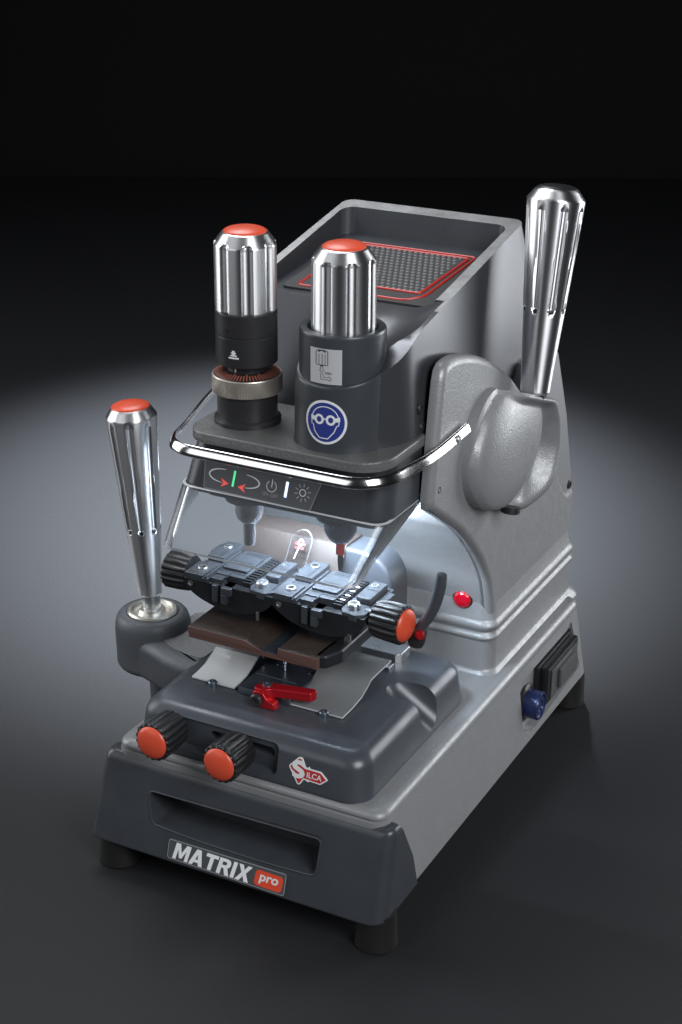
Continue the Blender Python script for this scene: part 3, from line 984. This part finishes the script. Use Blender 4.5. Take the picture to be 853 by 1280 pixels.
# left feed lever
p0 = Vector((-167, 131, 163)); p1 = Vector((-180.2, 130, 352))
bm = B()
d = (p1 - p0).normalized()
lathe(bm, [(8, -2), (8, 24), (0, 24)], p0, tuple(d), 40)
lev = obj('feed_lever', bm, 'steel', root)
bm = B()
q0 = p0 + d * 17
Lh = (p1 - q0).length
fluted(bm, q0, p1, [(0, 9.2), (1.2, 10.4), (8, 10.8), (60, 15), (Lh - 9, 21.6), (Lh - 8, 21.5), (Lh - .8, 16.8), (Lh, 15.5)], 8, 64, Lh - 15, 2.9, 2.2, rot=.3)
obj('silver_grip', bm, 'alu', lev)
bm = B(); dome_cap(bm, p1 - d * .8, tuple(d), 16.6, 4.5)
obj('orange_cap', bm, 'orange', lev)
bm = B()
X, Y, Z = frame(d)
for k in range(8):
    a = 2 * pi * k / 8 - .3
    c = q0 + d * 61.8 + (X * cos(a) + Y * sin(a)) * 13.4
    lathe(bm, [(2.0, 0), (1.9, 1.2), (1.2, 1.5), (0, 1.5)], c, tuple(X * cos(a) + Y * sin(a)), 12)
obj('flute_ends', bm, 'rubber', lev)

# ---- front knobs
def knob(parent, c, ax, r, L, cap='orange', nfl=18, name='knob'):
    c = Vector(c); ax = Vector(ax).normalized()
    bm = B()
    def rf(rr, a, t):
        if rr < r * .9: return rr
        ph = a * nfl / (2 * pi); d = abs(ph - round(ph))
        return rr - (1.15 if d < .2 else 1.15 * max(0, (.3 - d) / .1))
    # t measured from the cap face inward
    pr = [(r * .86, 0), (r * .95, -.6), (r, -2.2), (r * .985, -L * .55), (r * .93, -L + 1.2), (r * .88, -L), (0, -L)]
    lathe(bm, pr[::-1], c, tuple(ax), 144, rf)
    k = obj(name, bm, 'black_plastic', parent)
    if cap:
        bm = B(); dome_cap(bm, c - ax * .6, tuple(ax), r * .84, r * .33, 48)
        obj('orange_cap', bm, cap, k)
    return k
knob(carriage, (-71.5, -17, 134.5), (-.03, -1, .03), 16.6, 30)
knob(carriage, (-9.5, -17, 132.5), (-.03, -1, .03), 16.6, 30)
# lock shafts hide behind the knobs
bm = B(); lathe(bm, [(7, 0), (7, 14), (0, 14)], (-9.5, 11, 132.5), (0, 1, 0), 24); obj('lock_shaft', bm, 'black', carriage)
bm = B(); lathe(bm, [(7, 0), (7, 14), (0, 14)], (-71.5, 11, 134.5), (0, 1, 0), 24)
obj('lock_shaft', bm, 'black', carriage)

# key-shaped badge on the carriage front
lm = plane_map((54.5, 10.1, 128.3), (1, 0.0, -.0), (0, .237, 1), .4)
kp = [(-17.5, 2.5), (-9, 11.8), (-6, 11.6), (-2.6, 4.6), (-.6, 4.6), (.2, 6), (1.4, 4.4), (11, 4.4), (17.5, -.8), (11.5, -6), (2, -5.6), (.4, -6.8), (-1, -5.8), (-3, -5.2), (-6, -10.4), (-8.2, -10.6)]
kp = smooth_poly(kp, [2, 2, 2, 1, .5, .5, .5, 1, 1, 1, .5, .5, .5, 1, 2, 2], 3)
bm = B()
loft(bm, [[lm(u, v, h) for u, v in inset(kp, d)] for h, d in ((-.6, 0), (.2, 0), (.35, .2))])
key = obj('key_badge', bm, 'white_ink', carriage)
bm = B()
fan(bm, lm, [(-15.9, 2.7), (-8.6, 10.5), (-6.8, 10.3), (-3.4, 3.5), (10.6, 3.4), (15.9, -.8), (11.2, -5), (-3.6, -4.2), (-6.5, -9.2), (-7.6, -9.3)], .42, 0)
text(bm, lm, 'S', 14, -13.2, -6.2, width=11.2, height=14.6, k=.5, mi=1, bold=.7, rot=.12)
text(bm, lm, 'ILCA', 5, -.8, -3.0, width=13, height=4.6, k=.5, mi=1, bold=.08)
mark('badge_lettering', bm, ['red_ink', 'white_ink'], key)

# small bolts on the carriage deck
for x, y in ((-62.6, 61.2), (41, 60.8)): screw('bolt', (x, y, 150), (0, 0, 1), 3.9, carriage, 'steel_dark', 4.4)

# metal slide bar and dark slide block
bm = B(); extr(bm, [(18, 166), (53, 166), (57, 170), (57, 186), (18, 186)], 'z', 150.1, 158.5, 1, 0)
obj('slide_bar', bm, 'steel', carriage)
bm = B(); box(bm, 10, 54, 152, 162.5, 150.1, 152.5, .6)
obj('slide_strip', bm, 'steel', carriage)
bm = B(); box(bm, -38, 10, 60, 106, 150.1, 156.5, 1.0); box(bm, -38, 12, 106, 126, 150.1, 152.6, .5)
sb = obj('slide_block', bm, 'steel_dark', carriage)
bm = B(); box(bm, -36, 2, 86, 86.8, 156.4, 157.0, .1)
for x, y in ((-28, 114), (4, 112)): screw('bolt', (x, y, 152.5), (0, 0, 1), 4.4, sb, 'steel_dark', 2.2)
obj('slide_line', bm, 'steel_dark', sb)
# sprung pointer pins
for (x, y, z, h) in ((-42, 109.5, 158, 9), (-16, 100, 157, 7)):
    bm = B(); lathe(bm, [(.9, 0), (.9, h), (1.6, h + .3), (1.6, h + 2), (0, h + 2.6)], (x, y, z), n=12)
    obj('pin', bm, 'chrome', sb)

# red cam lever
bm = B()
rp = [(-17, 49.5), (-18, 56), (-14.5, 62.5), (-8, 64.6), (0, 65.5), (28, 71.5), (30.6, 68.5), (28.5, 62), (-2, 54.8), (-8, 50)]
extr(bm, smooth_poly(rp, [3, 3, 3, 3, 2, 1.5, 1.5, 1.5, 3, 3], 4), 'z', 158.2, 166, 1.2, .8)
extr(bm, smooth_poly([(-17, 150.4), (-17.5, 164), (-8, 165), (-3.5, 158), (2, 157), (4, 151), (2, 150.4)], [2, 4, 4, 3, 2, 1, 1], 4), 'y', 47.5, 56, 1, 1)
rl = obj('cam_lever', bm, 'red_anod', carriage)
bm = B(); lathe(bm, [(5.4, 0), (5.4, 2.2), (4.4, 3.2), (2.6, 3.2), (2.4, 1.4), (0, 1.4)], (-12.4, 47.2, 157.4), (0, -1, 0), 28); obj('bolt', bm, 'black', rl)
bm = B(); lathe(bm, [(4.2, 0), (4.2, .8), (3.4, 1.4), (2.2, 1.4), (2, .2), (0, .2)], (-9.5, 59, 166), (0, 0, 1), 28); obj('bolt', bm, 'steel_dark', rl)

# bent clear guards each side
def bent(name, prof, x0, x1, th=1.4, frost=None):
    bm = B()
    top = [[bm.verts.new((x, y, z + th)) for y, z in prof] for x in (x0, x1)]
    bot = [[bm.verts.new((x, y, z)) for y, z in prof] for x in (x0, x1)]
    for k in range(len(prof) - 1):
        bm.faces.new((top[0][k], top[1][k], top[1][k + 1], top[0][k + 1])).material_index = 1 if (frost and frost[0] <= k < frost[1]) else 0
        bm.faces.new((bot[0][k], bot[0][k + 1], bot[1][k + 1], bot[1][k]))
        for s in (0, 1): bm.faces.new((top[s][k], top[s][k + 1], bot[s][k + 1], bot[s][k])).material_index = 2
    for k in (0, -1): bm.faces.new((top[0][k], top[1][k], bot[1][k], bot[0][k])).material_index = 2
    return obj(name, bm, ['guard', 'guard_frost', 'acrylic_edge'], carriage, wn=False)
pr = [(63, 151), (72, 151.3), (84, 153), (94, 157), (102, 160.5), (112, 161.2), (128, 161)]
bent('chip_guard', pr, -84, -43, frost=(0, 4))
pr = [(62, 151), (80, 151.2), (96, 153), (106, 157), (113, 160.6), (122, 161), (150, 160.6)]
bent('chip_guard', pr, 9, 57, frost=None)

# brown rubber pads either side of the slot
SEAT = UPPER
def top_and_edge(o):
    for p in o.data.polygons: p.material_index = 0 if p.normal.z > .9 else 1
bm = B()
extr(bm, [(-118, 157.5), (6, 157.5), (6, 162), (-118, 162)], 'y', 112.6, 199.5, .4, 0)
slab = obj('pad_slab', bm, ['steel_dark', 'brown_edge'], carriage, wn=False, sharp=14)
top_and_edge(slab)
for prof in ([(-118.4, 161.5), (-118.4, 168), (-62, 168), (-45, 161.5)], [(-31, 161.5), (-30, 168), (7, 168), (7, 157)]):
    bm = B(); extr(bm, prof, 'y', 112, 200, .5, .5)
    o_ = obj('rubber_pad', bm, ['brown', 'brown_edge'], carriage, wn=False, sharp=14)
    top_and_edge(o_)
bm = B(); extr(bm, smooth_poly([(3, 115.5), (12, 119), (19, 135), (19, 196), (6, 196)], 2), 'z', 157, 168.5, 3, 0)
obj('pad_end_block', bm, 'vice_black', carriage)

bm = B(); box(bm, -100, -8, 180, 225, 112, 158, 2)
obj('riser', bm, 'carriage', carriage)
# rounded motor housing behind the vices, brown sheet over its left part
bm = B()
hp = smooth_poly([(-112, 150), (30, 150), (30, 226), (-112, 226)], [1, 1, 44, 3], 14)
extr(bm, hp, 'y', 236, 206, 4, 0, 5)
rh = obj('rear_housing', bm, 'carriage', carriage)
bm = B()
loops = []
for y, z in ((236, 227), (232, 228), (210, 228), (206.5, 226), (197, 208), (190, 192), (186, 170)):
    loops.append([(-113, y, z), (-14 - (236 - y) * .05, y, z), (-14 - (236 - y) * .05, y + 1, z - 3), (-113, y + 1, z - 3)])
loft(bm, loops)
obj('rear_sheet', bm, 'brown', carriage)

# ---- clamping vices
def vice(x0, last):
    bm = B()
    bp_ = smooth_poly([(-11, 203.5), (-11, 196), (2, 187), (26, 179.5), (50, 180), (68, 188), (76, 196), (76, 203.5)], [.5, 3, 10, 14, 14, 8, 3, .5], 5)
    extr(bm, [(x0 + u, v) for u, v in bp_], 'y', 186, 131, 1.0, 1.0)
    box(bm, x0 + 16, x0 + 50, 146, 182, 165, 186, 1)
    v = obj('vice', bm, 'vice_black', carriage)
    # fixed outer jaw with slots
    bm = B()
    box(bm, x0 - 10.5, x0 + 8, 131.5, 156, 203, 208.6, .8)
    box(bm, x0 - 10.5, x0 + 8, 156, 166, 203, 206, .6)
    box(bm, x0 - 8, x0 + 9, 166, 199, 203, 211.5, 1.0)
    box(bm, x0 - 13, x0 - 8, 178, 196, 200, 209, 1.5)
    box(bm, x0 + 8, x0 + 13, 131, 192, 202, 206.5, .5)
    box(bm, x0 + 9.6, x0 + 12, 131, 192, 206, 208.4, .4)
    jaw = obj('outer_jaw', bm, 'steel_blue', v)
    for (dx, y, z) in ((0, 145, 208.6), (0, 188, 211.5)):
        bm = B(); lathe(bm, [(4.6, -1), (4.6, 1.0), (4.0, 1.6), (2.4, 1.6), (2.2, 0), (0, 0)], (x0 + dx, y, z), n=24)
        obj('screw', bm, 'steel', jaw)
    bm = B(); lathe(bm, [(2.6, 0), (2.6, .8), (1.4, .9), (1.2, .2), (0, .2)], (x0 - 4, 131, 199), (0, -1, 0), 20); obj('screw', bm, 'steel', jaw)
    # middle sliding jaw with stepped nose
    bm = B()
    box(bm, x0 + 15, x0 + 43, 141, 192, 200, 209.5, .8)
    box(bm, x0 + 15, x0 + 27, 133, 141.5, 198, 208, .8)
    box(bm, x0 + 17, x0 + 41, 150, 180, 209, 212, .8)
    box(bm, x0 + 27.5, x0 + 38, 127.5, 143, 196, 203.5, 1.4)
    box(bm, x0 + 19, x0 + 24, 127.6, 136, 188, 204, .8)
    box(bm, x0 + 28, x0 + 34, 126.8, 136, 188, 197, .8)
    for q in range(3): box(bm, x0 + 20, x0 + 40, 183 + 3 * q, 184.4 + 3 * q, 209, 210.6, .3)
    mid = obj('sliding_jaw', bm, 'steel_blue', v)
    bm = B()   # toothed insert
    box(bm, x0 + 43.2, x0 + 51, 139, 191, 199, 207.4, .6)
    for q in range(11): box(bm, x0 + 43.6, x0 + 50.6, 141 + 4.6 * q, 143.4 + 4.6 * q, 207, 209, .3)
    ins = obj('toothed_insert', bm, 'vice_black', v)
    if last:
        bm = B()
        for q in range(4): box(bm, x0 + 46.5, x0 + 50.8, 145 + 9 * q, 147 + 9 * q, 208.6, 209.6, .2)
        obj('white_teeth', bm, 'white_ink', ins)
    # inner jaw with bolt and raised rail
    bm = B()
    ij = smooth_poly([(x0 + 51.5, 138), (x0 + 55, 132), (x0 + 68, 130), (x0 + 75, 136), (x0 + 75, 190), (x0 + 51.5, 190)], 1.5)
    extr(bm, ij, 'z', 200, 206, .7, .3)
    box(bm, x0 + 58, x0 + 71, 152, 186, 205.5, 212, 1.2)
    box(bm, x0 + 74.5, x0 + 80, 150, 182, 198, 206.5, .8)
    inner = obj('inner_jaw', bm, 'steel_blue', v)
    bm = B(); lathe(bm, [(5.6, -1), (5.6, 3.4), (4.8, 4.4), (3.0, 4.4), (2.8, 2), (0, 2)], (x0 + 60.5, 143, 206), n=28); obj('bolt', bm, 'steel', inner)
    bm = B(); lathe(bm, [(3.4, -1), (3.4, .8), (2.2, .8), (2, -.4), (0, -.4)], (x0 + 63, 177, 212), n=24); obj('bolt', bm, 'steel', inner)
    bm = B()   # dark slots and clearances between the ground faces
    for (a, b, c, d_, z) in ((-7, -5.6, 150, 164, 206.1), (-10.6, 8.1, 156.2, 157.6, 206.1), (3.2, 4.6, 168, 190, 211.6), (16.5, 26, 147, 148.2, 209.6), (30, 42, 146, 147.4, 209.6), (28, 29.2, 134, 150, 209.6),
                         (52, 58, 160, 161.4, 206.1), (71.4, 73, 140, 188, 206.1), (59, 70, 168, 169.2, 212.1), (20, 38, 164, 165.2, 212.1)):
        box(bm, x0 + a, x0 + b, c, d_, z - 1, z, 0)
    obj('slots', bm, 'vice_black', v)
    bm = B(); box(bm, x0 + 61, x0 + 64, 130.2, 132, 179, 187, .3); obj('stop_pin', bm, 'steel', v)
    return v
vL = vice(-122.5, False)
vR = vice(-35.5, True)
bm = B(); box(bm, -44, -36, 150, 180, 190, 204, 1.5); lathe(bm, [(4, 0), (4, 8), (0, 8)], (-43, 148, 198), (1, 0, 0), 20)
obj('vice_link', bm, 'vice_black', carriage)
k1 = knob(carriage, (-158, 147, 200), (-1, 0, 0), 17, 24, None, 18)
bm = B(); lathe(bm, [(11, 0), (11, 3), (7.5, 3), (7.5, 10), (0, 10)], (-141, 147, 200), (1, 0, 0), 24)
obj('knob_collar', bm, 'vice_black', k1)
k2 = knob(carriage, (71.5, 145, 199.5), (1, -.12, .02), 17, 27, 'orange', 18)
bm = B(); lathe(bm, [(8, 0), (8, 12), (0, 12)], (36, 147, 199), (1, 0, 0), 24)
obj('knob_collar', bm, 'vice_black', k2)

# clamp lever by the right knob
bm = B()
pts = [(75, 158, 187), (79, 159, 194), (84.5, 160, 203), (89, 160, 213), (92.5, 160, 224), (94.8, 160, 235), (95.6, 160, 243), (95.8, 160, 246)]
pp = []
for a, b in zip(pts[:-1], pts[1:]):
    pp += [tuple(Vector(a).lerp(Vector(b), q / 4)) for q in range(4)]
pp.append(pts[-1])
tube(bm, pp, 5, 16, rf=lambda t: (3.8 + 1.3 * sin(pi * t)) * (1 if t < .97 else .55))
cl = obj('clamp_lever', bm, 'carriage', carriage)
bm = B(); lathe(bm, [(6.5, 0), (7.5, 4), (7, 14), (0, 16)], (75.5, 157, 178), (.2, 0, 1), 24); obj('lever_hub', bm, 'black', cl)
bm = B(); lathe(bm, [(4.2, 0), (4, 3.5), (2.6, 5), (0, 5)], (80.5, 153, 190), (.5, -.8, .2), 24); obj('red_button', bm, 'red_anod', cl)

# clear upright tab with a small red key symbol between the vices
bm = B()
tabp = [(-70, 196), (-50, 200)] + [(-52 + 0 + 9.5 * cos(rad(a)), 226 + 9.5 * sin(rad(a))) for a in range(0, 181, 15)]
tabp = [(-64, 200), (-44, 200)] + [(-54 + 10 * cos(rad(a)), 226 + 10 * sin(rad(a))) for a in range(0, 181, 15)]
def tilt(u, w, d): return (u, 176 + (w - 200) * .75 + d, w)
loft(bm, [[tilt(u, w, 0) for u, w in tabp], [tilt(u, w, 2) for u, w in tabp]])
for f in bm.faces: f.material_index = 1 if len(f.verts) == 4 else 0
tab = obj('clear_tab', bm, ['tab', 'guard'], carriage, wn=False)
bm = B()
fm = lambda u, v, k=0.: Vector((-54 + u, 176 + (222 + v - 200) * .75 - .4 - k, 222 + v))
ribbon(bm, fm, arcpts(0, 5, 2.2, 2.2, 0, 360, 18), .9, False)
ribbon(bm, fm, [(0, 3), (-2, -7)], .8, False); ribbon(bm, fm, [(-5, 4), (5, 4)], 1.6, False, -.1, 1); ribbon(bm, fm, [(-4, 1), (4.4, 1)], 1.2, False, -.1, 1)
mark('key_symbol', bm, ['white_ink', 'red_ink'], tab)
# ---- right lever hub
SEAT = HOME
oc = [(224 + 51 * cos(rad(a)), 336 + 51 * sin(rad(a))) for a in range(95, 247, 5)]
oc += smooth_poly([(203, 290), (230, 280), (266, 265), (292, 256), (313, 270), (325, 288), (331, 307), (327, 331), (315, 353), (223, 387)], [0, 8, 8, 9, 6, 6, 6, 6, 9, 0], 4)[0:]
HC = Vector((240, 331))
def reach(a):
    dv_ = Vector((cos(a), sin(a))); best = 0
    for p, q in zip(oc, oc[1:] + oc[:1]):
        p, q = Vector(p) - HC, Vector(q) - HC
        e = q - p; den = dv_.x * e.y - dv_.y * e.x
        if abs(den) < 1e-9: continue
        t = (p.x * e.y - p.y * e.x) / den; u_ = (p.x * dv_.y - p.y * dv_.x) / den
        if t > 0 and -1e-6 <= u_ <= 1 + 1e-6: best = max(best, t)
    return best
def sst(x): x = max(0., min(1., x)); return x * x * (3 - 2 * x)
NA = 144
dirs = [2 * pi * i / NA for i in range(NA)]
RR = [reach(a) for a in dirs]
RR = [(RR[i - 1] + 2 * RR[i] + RR[(i + 1) % NA]) / 4 for i in range(NA)]
loops = []
for k in range(0, 41):
    s_ = max(.004, (k / 40)) if k < 40 else 1.
    lp = []
    for i, a in enumerate(dirs):
        deg = math.degrees(a); deg = deg - 360 if deg > 180 else deg
        w_ = sst((deg + 66) / 34) * sst((106 - deg) / 34)
        rho = s_ * RR[i]
        rd = 1 / sqrt((cos(a) / (66 + 10 * w_)) ** 2 + (sin(a) / 54) ** 2)
        dome = 112 + 16.5 * max(0, 1 - min(1, rho / rd) ** 2.5) ** .55
        lip = 131 - 3 * (max(0, s_ - .955) / .045) ** 2
        e0 = sst((s_ - .79) / .15) * w_
        x = dome * (1 - e0) + lip * e0
        if w_ < .5: x = x - (1 - w_) * 1.5 * max(0, (s_ - .95) / .05)
        lp.append((x, HC.x + rho * cos(a), HC.y + rho * sin(a)))
    loops.append(lp)
edge = loops[-1]
loops.append([(x - 2.5, HC.x + (y - HC.x) * 1.006, HC.y + (z - HC.y) * 1.006) for x, y, z in edge])
loops.append([(103.6, y, z) for x, y, z in loops[-1]])
bm = B()
loft(bm, loops)
hub = obj('lever_hub', bm, 'hammer', root, sharp=50)
bm = B(); lathe(bm, [(8, 0), (8, 5), (6, 6), (0, 6)], (122, 238, 281), (0, -.25, -1), 32); obj('rubber_stop', bm, 'rubber', hub)

p0 = Vector((122, 279.5, 368)); p1 = Vector((122, 305.5, 534))
d = (p1 - p0).normalized()
bm = B()
Lh = (p1 - p0).length
lathe(bm, [(10, -3), (10, 2), (0, 2)], p0, tuple(d), 40)
lev2 = obj('plunge_lever', bm, 'black', root)
bm = B()
fluted(bm, p0, p1, [(0, 11), (1.5, 12.2), (20, 13.4), (80, 18.2), (Lh - 9.5, 23.8), (Lh - 8.5, 23.6), (Lh - .8, 17.6), (Lh, 16)], 8, 72, Lh - 17, 3.1, 2.3, rot=.1)
obj('silver_grip', bm, 'alu', lev2)
bm = B(); dome_cap(bm, p1 - d * .8, tuple(d), 17, 4.2)
obj('black_cap', bm, 'black_plastic', lev2)
bm = B()
X, Y, Z = frame(d)
for k in range(8):
    a = 2 * pi * k / 8 - .1
    c = p0 + d * 69.6 + (X * cos(a) + Y * sin(a)) * 15.6
    lathe(bm, [(2.1, 0), (2.0, 1.3), (1.2, 1.6), (0, 1.6)], c, tuple(X * cos(a) + Y * sin(a)), 12)
obj('flute_ends', bm, 'rubber', lev2)

# ------------------------------------------------------------------ table and dark backdrop
def setting(name, bm, m):
    bmesh.ops.recalc_face_normals(bm, faces=bm.faces)
    bmesh.ops.scale(bm, vec=(S, S, S), verts=bm.verts)
    me = bpy.data.meshes.new(name); bm.to_mesh(me); bm.free()
    me.materials.append(M[m])
    o = bpy.data.objects.new(name, me); COL.objects.link(o); o['kind'] = 'structure'
    return o
M['table'] = mat('dark_leatherette', (0.0125, 0.013, 0.015), 0.62, 0.0, (420, 0.3, 0.0008, 5), 0.0, 25, cvar=0.1, cscale=420, spec=.3)
M['void'] = mat('black_cloth', (0.004, 0.004, 0.0045), 0.9)
yaw = rad(28.5)
def tpt(u, v, z):
    return (-1213 + u * cos(yaw) - v * sin(yaw), 2508 + u * sin(yaw) + v * cos(yaw), z)
bm = B()
loft(bm, [[tpt(u, v, z) for u, v in ((-4000, -4500), (4000, -4500), (4000, 0), (-4000, 0))] for z in (-30, 0)])
setting('tabletop', bm, 'table')
bm = B()
vs = [bm.verts.new(tpt(u, v, z)) for u, v, z in ((-6000, 600, -800), (6000, 600, -800), (6000, 600, 4000), (-6000, 600, 4000))]
bm.faces.new(vs)
setting('backdrop', bm, 'void')

# ------------------------------------------------------------------ lamps
def area(name, loc, target, size, power, color=(1, 1, 1), size_y=None, spread=None):
    l = bpy.data.lights.new(name, 'AREA'); l.energy = power; l.color = color; l.size = size
    if size_y: l.shape = 'RECTANGLE'; l.size_y = size_y
    if spread: l.spread = rad(spread)
    o = bpy.data.objects.new(name, l); COL.objects.link(o)
    o.location = Vector(loc) * S
    o.rotation_euler = (Vector(target) * S - o.location).to_track_quat('-Z', 'Y').to_euler()
    return o
def spot(name, loc, target, angle, power, color=(1, 1, 1), blend=1., radius=.05):
    l = bpy.data.lights.new(name, 'SPOT'); l.energy = power; l.color = color; l.spot_size = rad(angle); l.spot_blend = blend
    l.shadow_soft_size = radius
    o = bpy.data.objects.new(name, l); COL.objects.link(o)
    o.location = Vector(loc) * S
    o.rotation_euler = (Vector(target) * S - o.location).to_track_quat('-Z', 'Y').to_euler()
    return o
spot('back_spot', (-800, 1700, 2000), (-390, 770, 0), 30, 1180, (0.84, 0.91, 1.0), 1., .08)
area('key_softbox', (-500, 500, 1500), (0, 150, 250), .7, 13, (.96, .98, 1))
area('right_softbox', (800, 1250, 450), (60, 230, 320), .6, 9.5, (.96, .98, 1), .7)
area('left_softbox', (-1500, -200, 800), (-50, 150, 350), .9, 14, (.96, .98, 1), 1.3)
area('front_softbox', (-800, -1700, 1150), (0, 100, 250), 1.5, 7, (.96, .98, 1), 1.1)
area('front_right_softbox', (1300, -700, 1200), (60, 150, 300), .8, 26, (.96, .98, 1))
area('work_light', (5, 111, 311), (5, 275, 215), .1, 2.0, (0.74, 0.87, 1.0), .014)

# ------------------------------------------------------------------ world, camera, view
w = bpy.data.worlds.new('World'); bpy.context.scene.world = w; w.use_nodes = True
w.node_tree.nodes['Background'].inputs[0].default_value = (0.02, 0.021, 0.024, 1)
w.node_tree.nodes['Background'].inputs[1].default_value = .3

cd = bpy.data.cameras.new('camera'); cam = bpy.data.objects.new('camera', cd); COL.objects.link(cam)
yw, pt, rl_ = rad(27.37), rad(23.18), rad(.42)
f = Vector((0, cos(pt), -sin(pt))); r = Vector((1, 0, 0)); dn = f.cross(r)
Rz = Matrix.Rotation(yw, 3, 'Z')
r2 = cos(rl_) * r - sin(rl_) * dn; d2 = sin(rl_) * r + cos(rl_) * dn
rv, dv, fv = Rz @ r2, Rz @ d2, Rz @ f
mw = Matrix((rv, -dv, -fv)).transposed().to_4x4()
mw.translation = Vector((585.2, -963.4, 823.0)) * S
cam.matrix_world = mw
cd.sensor_width = 36; cd.lens = 2093 / 1280 * 36
cd.clip_start = .01; cd.clip_end = 50
bpy.context.scene.camera = cam
vs_ = bpy.context.scene.view_settings
vs_.view_transform = 'Standard'; vs_.look = 'None'; vs_.exposure = 0; vs_.gamma = 1; vs_.use_curve_mapping = False
bpy.context.scene.cycles.max_bounces = 10
bpy.context.scene.cycles.transparent_max_bounces = 16
